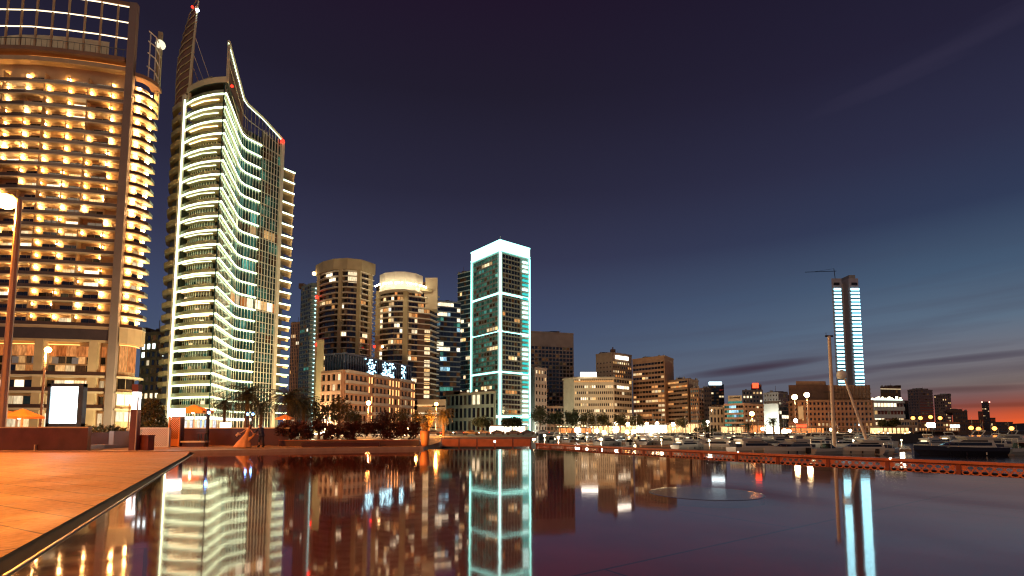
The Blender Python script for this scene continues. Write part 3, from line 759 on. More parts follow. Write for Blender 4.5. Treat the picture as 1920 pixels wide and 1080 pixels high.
b = curved_tower('residential_tower', 'beige tower with a glowing round drum crown between the stone crown tower and blue office', [(700, 272), (714, 265), (735, 262), (757, 262), (780, 265), (803, 268), (817, 276)], 527, 3, (2, 4, 4, 4, 4, 3), 26, M_beige, (706, 758, ), .27, colw=2.2)
dr = [(706, 262), (716, 258), (735, 256), (755, 256), (775, 259), (789, 264)]
dp = [Vector((XP(a, c), c)) for a, c in dr]
MB().prism(body_poly(dp, 16), b.z1-6, b.z1+3.2).build('crown_drum', M_white, b.root)
for i, (q, d) in enumerate(walk(dp, 1.5, .5)):
    nn = Vector((d.y, -d.x)); w = q+nn*2.6; c = b.z1-3.6
    MB().box(w.x-.25, w.x+.25, w.y-.25, w.y+.25, c, c+.5).build('uplight', emat('crown_uplight', (1, .82, .5), 50), b.root)
MB().ribbon(offset(b.pts[1:-1], 2.9), 0, .35, b.z1-5.0, b.z1-3.4).build('crown_ledge', M_beige, b.root)
MB().prism([(XP(795, 268), 266), (XP(818, 268), 266), (XP(818, 285), 285), (XP(795, 285), 285)], b.z1-14, b.z1+3).build('stair_block', M_cream, b.root)
MB().ribbon([b.pts[4], b.pts[5]], .0, .8, 4, b.z1-16).build('lit_bay', M_dbrown, b.root)
for k in range(24):
    z = 6+(b.z1-24)*k/24; q = (b.pts[5]*.85+b.pts[4]*.15); MB().ribbon([b.pts[4]*.45+b.pts[5]*.55, b.pts[5]], .85, .95, z+.6, z+2.2).build('lit_loggia', M_lit if rnd.random() < .75 else M_dim, b.root)
q = at(717, 650, 262); MB().ball(q, .7).build('floodlight', emat('warm_flood', (1, .6, .25), 9), b.root)
q = at(702, 650, 262); MB().ball(q, .7).build('aviation_light', M_red, b.root)
b.finish(M_dbrown)

b = simple('office_tower', 'blue glass office block with pale floor lines left of the cyan outlined tower', [(816, 330), (862, 336)], 565, rows=26, cols=(7,), lit=.24, fw=.94, fh=.72, dark=M_glassb, mats=[M_litw, M_blue, M_litw, M_teal])
for k in range(27):
    z = b.z1*k/26; MB().ribbon(b.pts, -.1, .9, z-.2, z+.35).build('floor_edge', mat('blue_grey_slab', (.34, .42, .46), .6), b.root)
b.finish(mat('blue_grey_wall', (.06, .08, .1), .5))

# cyan outlined tower
cA, cB, cC = Vector((-29.3, 365.4)), Vector((-8.1, 340)), Vector((12.3, 356.5))
ztop = ZP(450, 340)
T = Bld('outlined_tower', 'square tower outlined with bright cyan light bands on edges and crown', (-8, 350, 0)); T.pts = [cA, cB, cC]
T.wall.prism([cA, cB, cC, cA+cC-cB], 0, ztop-.2)
sub = [Vector((XP(856, 374), 374)), Vector((XP(880, 366), 366))]
b = simple('side_tower', 'narrow tower with white slab edges attached left of the cyan outlined tower', [(856, 377), (881, 369)], 515, rows=34, cols=(6,), lit=.1, fw=.9, fh=.66, dark=M_glassg, mats=[M_lit, M_litw], depth=10)
for k in range(35):
    z = b.z1*k/34; MB().ribbon(b.pts, -.1, .8, z-.15, z+.3).build('floor_edge', mat('bright_slab', (.7, .75, .66), .6), b.root)
b.finish(mat('green_grey_wall', (.1, .12, .1), .6))
nf = 30
def tband(zc, h, n=.5, m_=M_cyan): MB().ribbon([cA, cB, cC], .1, n, zc-h/2, zc+h/2).build('light_band', m_, T.root)
MB().ribbon([cA, cB, cC], .1, .8, ztop-6.6, ztop-.9).build('light_crown', M_crown, T.root)
MB().ribbon([cA, cB, cC], .1, 1.1, ztop-.9, ztop).build('light_band', M_cyan, T.root); MB().ribbon([cA, cB, cC], .1, 1.1, ztop-7.5, ztop-6.6).build('light_band', M_cyan, T.root)
tband(ZP(549, 340), 1.5); tband(ZP(620, 340), 1.2); tband(ZP(697, 340), 1.2); tband(ZP(781, 340), 1.6)
d1 = (cA-cB).normalized(); d2 = (cC-cB).normalized()
MB().prism([cB+d1*1.2, cB+(d1+d2)*-.4, cB+d2*1.2, cB+(d1+d2)*.5], 0, ztop-8).build('corner_light', M_cyanw, T.root)
MB().prism([cA-d1*.2, cA-d1*1.0-d2*.7, cA+d1*.3-d2*.7, cA+d1*.4], 0, ztop-8).build('corner_light', M_cyan, T.root)
MB().prism([cC-d2*.2, cC-d2*1.0-d1*.7, cC+d2*.4-d1*.7, cC+d2*.5], 0, ztop-8).build('corner_light', M_cyan, T.root)
def tl(r, c): return .5 if r in (12, 21, 22) and c < 3 else .07
T.face(cA+(cB-cA)*.09, cB-(cB-cA)*.06, 2, ztop-9, 36, 9, fw=.84, fh=.66, dark=M_tdim, mats=[M_lit, M_litw, M_teal, M_teal, M_teal], lit=.16, band=.9, relief=.5, pier=.2)  # dark panes given a faint teal glow to lighten this face
T.face(cB+(cC-cB)*.07, cC-(cC-cB)*.34, 2, ztop-9, 36, 6, fw=.84, fh=.66, dark=M_glass, mats=[M_lit, M_lit2, M_litw, M_dim], lit=.13, band=.7, relief=.5, pier=.2)
bal = [cB+(cC-cB)*.68, cC-(cC-cB)*.05]
for k in range(36):
    z = 3+(ztop-13)*k/36
    MB().ribbon(bal, .1, 1.5, z, z+.35).build('balcony', M_pale, T.root)
    MB().ribbon([bal[0]*.75+bal[1]*.25, bal[1]*.9+bal[0]*.1], .12, .9, z+1.3, z+2.6).build('balcony_light', M_cyand if rnd.random() < .4 else M_cyanw, T.root)
MB().tube([(cB.x, cB.y+1, ztop), (cB.x, cB.y+1, ztop+3)], .2, 5).build('aerial', M_pale, T.root)
T.finish(mat('green_grey_frame', (.36, .44, .38), .5, 0, .15, .3))

# podium in front of it, lit from its roof
b = simple('podium_building', 'low pale building with square pillars at the foot of the cyan outlined tower', [(836, 326), (930, 300)], 735, k=1, rows=3, cols=(11,), lit=.35, fw=.72, fh=.74, pier=1, band=1, relief=.7, depth=14, mats=[M_litw, M_lit, M_teal])
MB().ribbon(b.pts, -.3, 1.2, b.z1-.6, b.z1+.5).build('cornice', M_cream, b.root)
for t in (.3, .45, .62, .8): 
    q = b.pts[0].lerp(b.pts[1], t)+Vector((0, 3)); MB().ball((q.x, q.y, b.z1+1.8), .8).build('roof_lamp', M_litw, b.root)
b.finish(mat('sage_stone', (.42, .46, .36), .7, 0, .1, .3))

# long brown block with blue glass roof storeys
b = simple('residential_block', 'long brown apartment block with orange slit windows and blue glass roof storeys', [(600, 203), (640, 197), (776, 246)], 697, k=1, rows=6, cols=(4, 18), depth=18, z0=0, lit=.1, fw=.5, fh=.6, mats=[M_lit], roof=False,
           faces=[dict(wm=0), dict()] if 0 else None, band=.8, pier=.7, relief=.5)
Bp, Cp = b.pts[1], b.pts[2]
for k in range(7):
    z = b.z1*k/6
    for t0, t1 in ((.02, .27), (.36, .56), (.74, .9)):
        MB().obox(Bp.lerp(Cp, t0), Bp.lerp(Cp, t1), .2, 1.8, z-.2, z+.9).build('balcony', M_grey, b.root)
M_slit = emat('slit_light', (1, .42, .14), 2.4)
for t in (.3, .335, .585, .63, .68, .72, .93, .97):
    for k in range(6):
        if rnd.random() < .8:
            z = b.z1*k/6+.8; q = Bp.lerp(Cp, t); MB().obox(q, Bp.lerp(Cp, t+.009), .55, .75, z, z+2.6).build('slit_light', M_slit, b.root)
A_, B__, C__ = Vector((XP(606, 212), 212)), Vector((XP(644, 206), 206)), Vector((XP(770, 250), 250))
zt2 = ZP(661, 206)
up = Bld('x', 'x', (0, 0, 0)) if 0 else None
MB().prism(body_poly([A_, B__, C__], 10), b.z1, zt2-.5).build('roof_storey', M_glassb, b.root)
bb = MB()
for q, d in walk([A_, B__, C__], 1.6, .4): bb.obox(q-d*.08, q+d*.08, .05, .5, b.z1, zt2)
bb.ribbon([A_, B__, C__], .05, .6, zt2-.6, zt2); bb.build('screen_frame', mat('blue_frame', (.06, .075, .13), .5), b.root)
M_bluel = emat('blue_fairy_light', (.45, .85, 1), 5, False)
bl = MB()
for i in range(150):
    t = rnd.choice([rnd.gauss(.36, .025), rnd.gauss(.57, .03), rnd.gauss(.67, .03), rnd.gauss(.86, .02)])
    if not 0 < t < 1: continue
    q = B__.lerp(C__, t); z = b.z1+1+rnd.random()*(zt2-b.z1-2); bl.box(q.x-.2, q.x+.2, q.y-1.3, q.y-.9, z, z+.45)
o = bl.build('fairy_lights', M_bluel, b.root); o['kind'] = 'stuff'
b.finish(mat('red_brown_stone', (.3, .17, .11), .8, 0, .15, .3))
b = simple('stone_pier_building', 'plain olive stone slab building rising left of the long brown block', [(589, 226), (603, 224)], 641, rows=1, cols=(0,), depth=12, roof=False)
b.finish(M_beige)
b = simple('terrace_building', 'low building with lit horizontal terraces right of the long brown block', [(782, 262), (836, 262)], 752, rows=3, cols=(6,), lit=.35, fw=.9, fh=.4, band=1.4, relief=.9, mats=[M_lit, M_lit2], depth=10, roof=False)
for t in (.2, .45): MB().ribbon([b.pts[0], b.pts[1].lerp(b.pts[0], t)], 1.0, 1.15, b.z1*(.4+t), b.z1*(.4+t)+.5).build('light_strip', M_lit, b.root)
b.finish(M_cream)

# ------------------------------------------------------------------ right half of the skyline
b = simple('hotel_slab', 'tall dark unlit slab tower with a fine pale window grid', [(994, 478), (1077, 490)], 622, rows=22, cols=(12,), lit=.004, fw=.72, fh=.62, pier=.8, band=.7, relief=.5, top_blank=13)
b.finish(mat('mauve_concrete', (.34, .26, .22), .8, 0, .12, .2))
b = simple('office_building', 'narrow building with pale cyan-lit end wall right beside the outlined tower', [(989, 400), (1003, 386), (1026, 396)], 690, k=1, rows=9, cols=(0, 4), lit=.14, fw=.4, fh=.45, mats=[M_lit], z0=0)
b.finish(mat('rose_render', (.42, .33, .27), .8, 0, .1, .3))
b = simple('parking_building', 'small low pale building with open decks below the dark slab tower', [(1024, 415), (1060, 415)], 763, rows=4, cols=(5,), lit=.05, fw=.8, fh=.55, pier=1, band=1, relief=.5, roof=False)
b.finish(mat('pink_render', (.6, .42, .3), .8, 0, .1, .3))
b = simple('grand_hotel', 'cream hotel with rows of small windows and a white roof sign', [(1057, 405), (1077, 395), (1152, 392), (1186, 410)], 708, k=2, rows=9, cols=(0, 20, 7), lit=.34, fw=.5, fh=.42, mats=[M_lit, M_lit, M_litw], depth=16, faces=[None, {}, dict(fw=.8, fh=.5, band=.8)])
MB().ribbon(b.pts[1:3], .3, .5, b.z1-3.4, b.z1-2).build('roof_lights', M_lit2, b.root)
MB().ribbon(b.pts, .0, 1.5, b.z1-1, b.z1).build('cornice', M_cream, b.root)
s1, s2 = at(1088, 708, 392), at(1119, 704, 392)
sb = MB()
for i in range(9): w_ = (s2.x-s1.x)/9; sb.box(s1.x+w_*i, s1.x+w_*(i+.86), 391.6, 392.0, b.z1+.6, b.z1+4.2)
sb.build('roof_sign', M_sign, b.root)
b.finish(M_cream)
b = simple('hotel_wing', 'brown hotel wing with dotted windows and rooftop mast behind the cream hotel', [(1119, 450), (1150, 438), (1187, 455)], 662, k=1, rows=16, cols=(5, 9), lit=.5, fw=.45, fh=.45, mats=[M_lit, M_lit2], faces=[dict(lit=.1, fw=.3, fh=.3), {}], top_blank=6)
q = b.pts[1].lerp(b.pts[2], .15); w = b.pts[1].lerp(b.pts[2], .8)
MB().obox(q, w, .2, .6, b.z1-4.6, b.z1-1.6).build('roof_sign', M_sign, b.root)
q = at(1149, 655, 450); MB().box(q.x-2, q.x+2, 448, 452, b.z1, b.z1+5).tube([(q.x, 450, b.z1), (q.x, 450, b.z1+7)], .6, 6).build('mast_base', M_dbrown, b.root)
b.finish(mat('tan_concrete', (.38, .27, .18), .8, 0, .12, .3))
b = simple('apartment_tower', 'wide slab apartment tower with many lit rooms and a plain brown end wall', [(1188, 428), (1249, 405), (1266, 425)], 668, k=1, rows=15, cols=(10, 0), lit=.3, fw=.84, fh=.5, band=1, relief=.7, mats=[M_lit, M_lit2, M_lit], top_blank=3,
           prob=lambda r, c: (.62 if c > 5 and 3 < r < 12 else .22))
b.finish(mat('amber_concrete', (.36, .21, .12), .8, 0, .15, .3))
b = simple('apartment_tower', 'brown apartment block with striped slab floors right of the brightly lit slab tower', [(1254, 412), (1292, 392), (1312, 410)], 711, k=1, rows=12, cols=(7, 0), lit=.12, fw=.9, fh=.5, band=1.1, relief=.9, mats=[M_lit2])
b.finish(mat('umber_concrete', (.32, .2, .12), .8, 0, .15, .3))
simple('apartment_tower', 'narrow brown tower with an orange lit edge beside the striped brown block', [(1296, 385), (1312, 380), (1321, 388)], 729, k=1, rows=10, cols=(4, 2), lit=.1, fw=.5, fh=.5, mats=[M_lit2], band=.8).finish(M_brown)
simple('old_building', 'dark windowless back building left of the black sign tower', [(1318, 470), (1336, 470)], 729, rows=9, cols=(4,), lit=.08, fw=.4, fh=.4).finish(M_dbrown)
b = simple('sign_tower', 'black tower topped by a white light box', [(1330, 560), (1360, 560)], 722, rows=14, cols=(6,), lit=.02, fw=.8, fh=.5)
MB().box(b.pts[0].x+1, b.pts[1].x-3, 558, 560, b.z1, b.z1+3.4).build('roof_sign', M_bsign, b.root); b.finish(M_black)
simple('old_building', 'three-storey pale building with tall arched windows right of the narrow brown tower', [(1331, 372), (1358, 372)], 765, rows=3, cols=(4,), lit=.05, fw=.42, fh=.62, pier=.7, band=.7, relief=.4).finish(M_cream)
b = simple('bank_building', 'white bank building with green-lit window rows and a small roof sign', [(1359, 366), (1396, 356), (1433, 372)], 758, k=1, rows=6, cols=(8, 5), lit=.0, fw=.88, fh=.56, band=1, relief=.6, faces=[dict(lit=.75, mats=[M_teal, M_teal, M_blue]), dict(lit=.12, fw=.4, fh=.4, mats=[M_lit])], roof=False)
p0, p1 = Vector((XP(1367, 368), 368)), Vector((XP(1393, 364), 364))
z = b.z1; MB().prism(body_poly([p0, p1], 8), z, z+6.8).build('penthouse', M_cream, b.root)
sb = MB(); dq = (p1-p0)/24
for i, (w_, h_) in enumerate(((1.6, 1.5), (1.6, 1.3))): q = p0+dq*(3+3.2*i); sb.obox(q, q+dq*w_, .05, .2, z+4.6, z+4.6+h_)
for i in range(9): q = p0+dq*(9.5+1.3*i); sb.obox(q, q+dq*.9, .05, .2, z+4.8, z+5.6+.2*(i % 3))
sb.build('roof_sign', M_black, b.root)
MB().obox(p0, p1, .05, .25, z+.4, z+2.6).build('lit_glazing', M_teal, b.root); b.finish(mat('peach_render', (.55, .36, .24), .8, 0, .1, .3))
simple('office_tower', 'plain grey block standing behind the white bank building', [(1394, 470), (1433, 470)], 733, rows=10, cols=(6,), lit=.05, fw=.5, fh=.5).finish(mat('mauve_grey', (.24, .2, .2), .8))
b = simple('sign_tower', 'dark narrow tower carrying a red sign box', [(1411, 520), (1431, 520)], 724, rows=12, cols=(4,), lit=.04, fw=.5, fh=.5)
MB().box(b.pts[0].x+1.5, b.pts[1].x-4, 518, 520, b.z1-2, b.z1+3).build('roof_sign', M_signr, b.root); b.finish(M_dbrown)
b = simple('apartment_block', 'pale building with a floodlit white end wall right of the bank', [(1434, 402), (1462, 394), (1480, 405)], 737, k=1, rows=9, cols=(5, 4), lit=.05, fw=.4, fh=.4, faces=[dict(fh=.35, fw=.3), dict(dark=M_glass, fw=.8, fh=.7)])
MB().ribbon(b.pts[:2], .3, .8, 0, b.z1-8).build('pale_wall', M_white, b.root)
fl_ = b.pts[0].lerp(b.pts[1], .6); b.finish(M_grey)
# big brown block in front of the lit skyscraper
b = simple('waterfront_block', 'broad brown waterfront block of many small windows below the cyan lit skyscraper', [(1481, 345), (1500, 330), (1640, 330)], 752, k=1, rows=6, cols=(2, 18), lit=.05, fw=.45, fh=.5, pier=.7, band=.6, relief=.4, mats=[M_lit2, M_lit], depth=30, z0=0, roof=False)
MB().ribbon(b.pts, 0, 1.6, b.z1-.4, b.z1+.3).build('cornice', M_brown, b.root)
for k in range(1, 3): MB().ribbon(b.pts, 0, 1.0, b.z1*k/6-.2, b.z1*k/6+.2).build('ledge', M_brown, b.root)
za = ZP(724, 345)
MB().prism([(XP(1482, 350), 350), (XP(1556, 350), 350), (XP(1556, 375), 375), (XP(1482, 375), 375)], b.z1, ZP(722, 350)).build('upper_storey', M_dbrown, b.root)
MB().prism([(XP(1497, 352), 352.5), (XP(1553, 352), 352.5), (XP(1553, 370), 370), (XP(1497, 370), 370)], ZP(722, 350), ZP(714, 350)).build('roof_storey', M_brown, b.root)
p0, p1 = Vector((XP(1556, 349), 349)), Vector((XP(1636, 349), 349))
MB().prism(body_poly([p0, p1], 20), b.z1, ZP(722, 349)).build('upper_storey', M_brown, b.root)
for k in range(4):
    z = b.z1+(ZP(722, 349)-b.z1)*k/4; MB().obox(p0, p1, .1, .9, z, z+.4).build('balcony', M_brown, b.root)
for i in range(12):
    q = p0.lerp(p1, (i+.5)/12); MB().obox(q, p0.lerp(p1, (i+.53)/12), .1, .9, b.z1, ZP(722, 349)).build('divider', M_brown, b.root)
MB().box(XP(1498, 328), XP(1507, 328), 327.4, 328, ZP(786, 328), ZP(762, 328)).build('banner', M_cream, b.root)
b.finish(mat('rust_brown_stone', (.3, .15, .08), .85, 0, .2, .3))
b = simple('annex_building', 'flat-roofed annex with red awning sign left of the broad brown waterfront block', [(1478, 310), (1520, 308)], 795, rows=1, cols=(8,), lit=.5, fw=.6, fh=.6, roof=False, depth=8)
MB().box(XP(1493, 306), XP(1511, 306), 305, 306, ZP(801, 306), ZP(796, 306)).build('red_sign', M_signr, b.root); b.finish(M_dbrown)

# cyan lit twin-column skyscraper, far right
Yk = 700
K = Bld('skyscraper', 'tall skyscraper with two columns of bright cyan-white floors and roof crane', (465, 700, 0))
def KX(px): return XP(px, Yk)
zk = ZP(522, Yk)
K.wall.prism([(KX(1573), 700), (KX(1592.5), 700), (KX(1592.5), 722), (XP(1576.5, 722), 722)], 0, zk)
K.wall.prism([(KX(1592.5), 712), (KX(1606), 712), (KX(1606), 722), (KX(1592.5), 722)], 0, zk-4)
K.wall.prism([(KX(1606), 700), (KX(1624.5), 700), (KX(1627.5), 716), (KX(1626), 722), (KX(1606), 722)], 0, zk)
M_sky = emat('skyscraper_floor_light', (.38, .85, 1), 4.2)
M_skyd = mat('deep_blue_glass', (.01, .12, .16), .1)
n_ = 40
z0k, z1k = 8, ZP(541, Yk)
for k in range(n_):
    z = z1k-5.15*k-2.6
    if z < 20: break
    MB().box(KX(1577), KX(1590), 699.2, 699.9, z, z+2.7).build('lit_floor', M_sky, K.root)
    MB().ribbon([(KX(1609), 700), (KX(1624), 700), (KX(1627.2), 716)], .1, .9, z, z+2.7).build('lit_floor', M_sky, K.root)
    MB().box(KX(1574), KX(1577), 699.4, 700, z-.3, z).box(KX(1590), KX(1592), 699.4, 700, z-.3, z).box(KX(1606), KX(1609), 699.4, 700, z-.3, z).build('slab_edge', M_grey, K.root)
MB().box(KX(1577.5), KX(1589.5), 699.7, 699.95, 0, z1k).build('glazing', M_skyd, K.root)
MB().box(KX(1609), KX(1624), 699.75, 699.95, 0, z1k).build('glazing', M_skyd, K.root)
for x0, x1 in ((1577, 1588), (1611, 1622)):
    MB().box(KX(x0), KX(x1), 699.5, 699.9, zk-9.5, zk-6).build('roof_opening', M_black, K.root)
MB().box(KX(1611), KX(1623), 704, 725, zk, zk+6).build('lift_room', M_grey, K.root)
K.finish(mat('pink_grey_concrete', (.42, .36, .38), .8, 0, .1, .2))
cx0 = at(1579, 518, 690); cx1 = at(1577, 498, 690); jb = at(1521, 502.5, 690)
t = thing('tower_crane', 'thin tower crane standing on the roof of the cyan lit skyscraper', 'crane', (cx0.x, 705, zk))
MB().tube([(cx0.x, 705, zk), (cx0.x-1.2, 705, zk+15.5)], .5, 4).build('mast', M_metal, t)
MB().tube([(cx0.x+2, 705, zk+12), (jb.x, 705, zk+10.5)], .4, 4).tube([(cx0.x-1.2, 705, zk+15.5), (jb.x+12, 705, zk+11)], .15, 4).build('jib', M_metal, t)

# hillside and distance
b = simple('terraced_building', 'bright white terraced building with a brilliantly lit roof terrace', [(1640, 420), (1697, 425)], 752, rows=4, cols=(9,), lit=.7, fw=.75, fh=.6, band=1.3, relief=1.5, mats=[M_litw, M_lit, M_litw], depth=20, roof=False)
for k in range(14):
    q = b.pts[0].lerp(b.pts[1], (k+.5)/14); MB().ball((q.x, q.y+1+3*rnd.random(), b.z1+1.5+rnd.random()*2), .9, 8, 5).build('terrace_lamp', emat('terrace_lamp_glow', (1, .85, .55), 7), b.root)
MB().ribbon(b.pts, -1, -.6, b.z1+.2, b.z1+1.8).build('lit_terrace', emat('cool_terrace', (.8, 1, .85), 2.2), b.root)
b.finish(M_white)
b = simple('apartment_block', 'dark block with lights along its roof edge behind the terraced white building', [(1655, 520), (1693, 525)], 726, rows=6, cols=(8,), lit=.1, fw=.6, fh=.5, mats=[M_lit])
MB().ribbon(b.pts[0:2], .2, .5, b.z1-2.2, b.z1-1.2).build('roof_lights', M_lit, b.root); b.finish(M_dbrown)
simple('apartment_tower', 'stepped dark high-rise with striped floors right of the terraced white building', [(1706, 600), (1727, 590), (1753, 600)], 731, k=1, rows=15, cols=(4, 7), lit=.07, fw=.85, fh=.55, band=.9, relief=.5, mats=[M_lit, M_bsign], faces=[dict(fw=.3), {}]).finish(mat('dusk_mauve', (.2, .14, .14), .8))
simple('apartment_tower', 'boxy dark tower right of the stepped high-rise', [(1755, 620), (1775, 612), (1787, 622)], 741, k=1, rows=12, cols=(5, 4), lit=.12, fw=.4, fh=.45, mats=[M_lit]).finish(mat('dusk_mauve2', (.18, .12, .12), .8))
b = simple('domed_building', 'low dark building with a rounded roof near the waterfront glow', [(1788, 560), (1816, 560)], 772, rows=5, cols=(6,), lit=.06, fw=.4, fh=.4)
MB().ball(((b.pts[0].x+b.pts[1].x)/2, 568, b.z1), 7.5, 14, 8, .5).build('dome', M_dbrown, b.root); b.finish(M_dbrown)
b = simple('distant_tower', 'lone dark tower with red roof lamps against the orange sunset', [(1844, 900), (1858, 900)], 756, rows=12, cols=(5,), lit=.06, fw=.5, fh=.4, depth=20)
for t in (0, 1): MB().ball((b.pts[t].x, 899, b.z1+2), 1.1).build('aviation_light', emat('pink_lamp', (1, .4, .3), 4), b.root)
b.finish(mat('dusk_black', (.05, .035, .04), .9))
for i, (x0, x1, yt, Y, lb) in enumerate([(1836, 1846, 772, 880, 'short dark building left of the lone sunset tower'), (1858, 1868, 784, 860, 'low dark house right of the lone sunset tower'),
    (1816, 1838, 788, 700, 'long low dark shed between the domed building and sunset tower'), (1697, 1708, 752, 640, 'small dark house between the terraced building and stepped high-rise'),
    (1868, 1900, 792, 760, 'low flat dark waterfront house at the far right'), (1640, 1722, 789, 330, 'single-storey yellow-lit quay building right of the brown waterfront block'), (1722, 1800, 793, 480, 'single-storey quay building under the bright blue-white lights'),
    (1478, 1500, 742, 450, 'tall dark block peeping behind the left end of the brown waterfront block')]):
    c_ = [M_brown if i in (5, 6) else M_dbrown][0]
    simple('low_building' if i != 7 else 'apartment_block', lb, [(x0, Y), (x1, Y+2)], yt, rows=2 if i in (5, 6) else 3, cols=(max(2, (x1-x0)//5),), lit=.35 if i in (5, 6) else .12, fw=.6, fh=.5, mats=[M_lit2, M_lit], depth=14, roof=False).finish(c_)

# ------------------------------------------------------------------ waterfront: restaurants, lamps, boats, cars
M_globe = emat('warm_lamp_glow', (1, .72, .36), 60)
M_globew = emat('white_lamp_glow', (.9, 1, .95), 60)
M_globeo = emat('sodium_lamp_glow', (1, .36, .07), 70)
M_globef = emat('far_sodium_glow', (1, .30, .05), 7)
M_pole = mat('lamp_pole', (.3, .22, .17), .5, .3, .1)
def lamp(px, py, Y, label, r=.45, z0=0, m_=None, kind='street_lamp', group=None, arm=0, pr=.09, power=0, col=(1, .6, .3), head='ball'):
    r *= 1.2 if Y > 150 else 1
    q = at(px, py, Y); t = thing(kind, label, 'lamp', (q.x+arm, Y, z0), 0, group)
    zt = q.z
    MB().tube([(q.x+arm, Y, z0), (q.x+arm, Y, zt+.15)], [pr*1.5, pr], 8).build('pole', M_pole, t)
    if arm: MB().tube([(q.x+arm, Y, zt), (q.x+arm*.5, Y, zt+.5), (q.x, Y, zt+.35)], pr*.6, 6).build('arm', M_pole, t)
    if head == 'ball': MB().ball((q.x, Y, zt+(r if not arm else 0)), r, 12, 8).build('lamp_head', m_ or M_globe, t, True)
    else: MB().box(q.x-r*1.6, q.x+r*1.6, Y-r*.7, Y+r*.7, zt-r*.25, zt+r*.25).build('lamp_head', m_ or M_globe, t); MB().box(q.x-r*1.8, q.x+r*1.8, Y-r*.9, Y+r*.9, zt+r*.25, zt+r*.6).build('lamp_hood', M_metal, t)
    if power:
        l = bpy.data.lights.new('bulb', 'POINT'); l.energy = power; l.color = col; l.shadow_soft_size = .4
        o = bpy.data.objects.new('bulb', l); C.objects.link(o); o.parent = t; o.matrix_parent_inverse = ROOTM[t.name].inverted(); o.location = (q.x, Y-.1, zt-r-.5)
    return t
def ZPY(z, Y): return 806-(z-1.5)*960/Y
def ZPZ(py, Y): return ZP(py, Y)
ORD = ['first', 'second', 'third', 'fourth', 'fifth', 'sixth', 'seventh', 'eighth', 'ninth', 'tenth', 'eleventh', 'twelfth', 'thirteenth', 'fourteenth', 'fifteenth', 'sixteenth', 'seventeenth', 'eighteenth', 'nineteenth', 'twentieth']

SOD = (1, .25, .02)
lamp(12, 378, 36, 'very tall thick lamp post with blinding orange lamp at the left edge', r=.55, arm=.95, pr=.17, m_=M_globeo, power=42000, col=SOD, z0=.16)
# unseen lamp added behind the viewer to light deck, pool floor and railing
t = thing('street_lamp', 'tall orange promenade lamp standing behind the viewpoint', 'lamp', (-26, -9, .12))
MB().tube([(-26, -9, .12), (-26, -9, 15)], [.3, .16], 8).build('pole', M_pole, t)
MB().ball((-26, -9, 15.6), .7, 12, 8).build('lamp_head', M_globeo, t)
l = bpy.data.lights.new('bulb', 'POINT'); l.energy = 48000; l.color = SOD; l.shadow_soft_size = .8
o = bpy.data.objects.new('bulb', l); C.objects.link(o); o.parent = t; o.matrix_parent_inverse = ROOTM[t.name].inverted(); o.location = (-26, -9, 14.2)

lamp(90, 656, 72, 'tall pale lamp post with a glaring orange head before the hotel podium', r=.42, m_=M_globeo, pr=.12, power=6000, col=(1, .4, .12), arm=-.3)
lamp(691, 760, 112, 'orange lamp glaring among the trees before the long brown block', r=.5, m_=M_globeo, power=9000, col=(1, .35, .08))
lamp(818, 761, 170, 'orange lamp before the terraced low building', r=.5, m_=M_globeo, power=9000, col=(1, .35, .08))
lamp(1410, 780, 300, 'orange lamp on the wall side of the white bank building', r=1.1, m_=M_globeo, power=15000, col=(1, .35, .08))
for i, (px, Y) in enumerate([(1240, 118), (1330, 108), (1420, 108), (1520, 110), (1600, 109), (1690, 112), (1100, 160), (1180, 162), (1270, 163)]):
    lamp(px, ZPY(-.9, Y), Y, f'low pontoon light between moored boats, {ORD[i]} counting along the pontoons', r=.13, z0=-2.5, m_=M_globe, kind='pontoon_light', group='low pontoon lights', power=420, col=(1, .85, .6), pr=.05)  # lights added along the pontoons to give the moored boats highlights
lamp(1490, 749, 300, 'left of two very tall white lamps before the brown waterfront block', r=1.2, m_=M_globe, group='tall white lamps', pr=.2, power=9000)
lamp(1513, 745, 300, 'right of two very tall white lamps before the brown waterfront block', r=1.2, m_=M_globe, group='tall white lamps', pr=.2, power=9000)
lamp(1492, 792, 280, 'white lamp beside the red awning sign', r=.8, m_=M_globew)
lamp(243, 756, 46, 'slim black post with small round globe beside the light column', r=.16, m_=M_globe, pr=.04, z0=.16)
PROM = [(1155, 798, 'left'), (1177, 799, 'second'), (1213, 799, 'third'), (1232, 798, 'fourth'), (1262, 799, 'right')]
for i, (px, py, w) in enumerate(PROM):
    lamp(px, py, 262, f'warm promenade lamp before the cream hotel, {["leftmost","second from left","third from left","fourth from left","rightmost"][i]} of the upper row', r=.8, group='promenade lamps, upper row', power=12000 if i % 2 == 0 else 0, col=(1, .62, .3))
LOW = [1083, 1119, 1133, 1155, 1176, 1188]
for i, px in enumerate(LOW):
    lamp(px, (812, 812, 815, 811, 814, 813)[i], 205, f'bright low quay lamp, {ORD[i]} from the left below the cream hotel', r=(.95 if i in (0, 3) else .7), z0=-2.6, m_=[M_globew, M_globe, M_globe, M_globew, M_globeo, M_globe][i], kind='quay_lamp', group='low quay lamps below the cream hotel', power=7000 if i % 2 == 0 else 0, col=(1, .75, .45))
for i, (px, py) in enumerate([(880, 832), (928, 831), (1001, 826), (1021, 819), (1047, 823), (1127, 826)]):
    lamp(px, py, 62 if i < 3 else 130, f'small white bollard lamp, {ORD[i]} from the left just beyond the railing', r=.17 if i < 3 else .3, z0=-.02 if i < 3 else -2.6, m_=M_globew if i < 2 else M_globe, kind='bollard_lamp', group='bollard lamps beyond the railing', power=500 if i < 3 else 1500, col=(1, .9, .7), pr=.05)
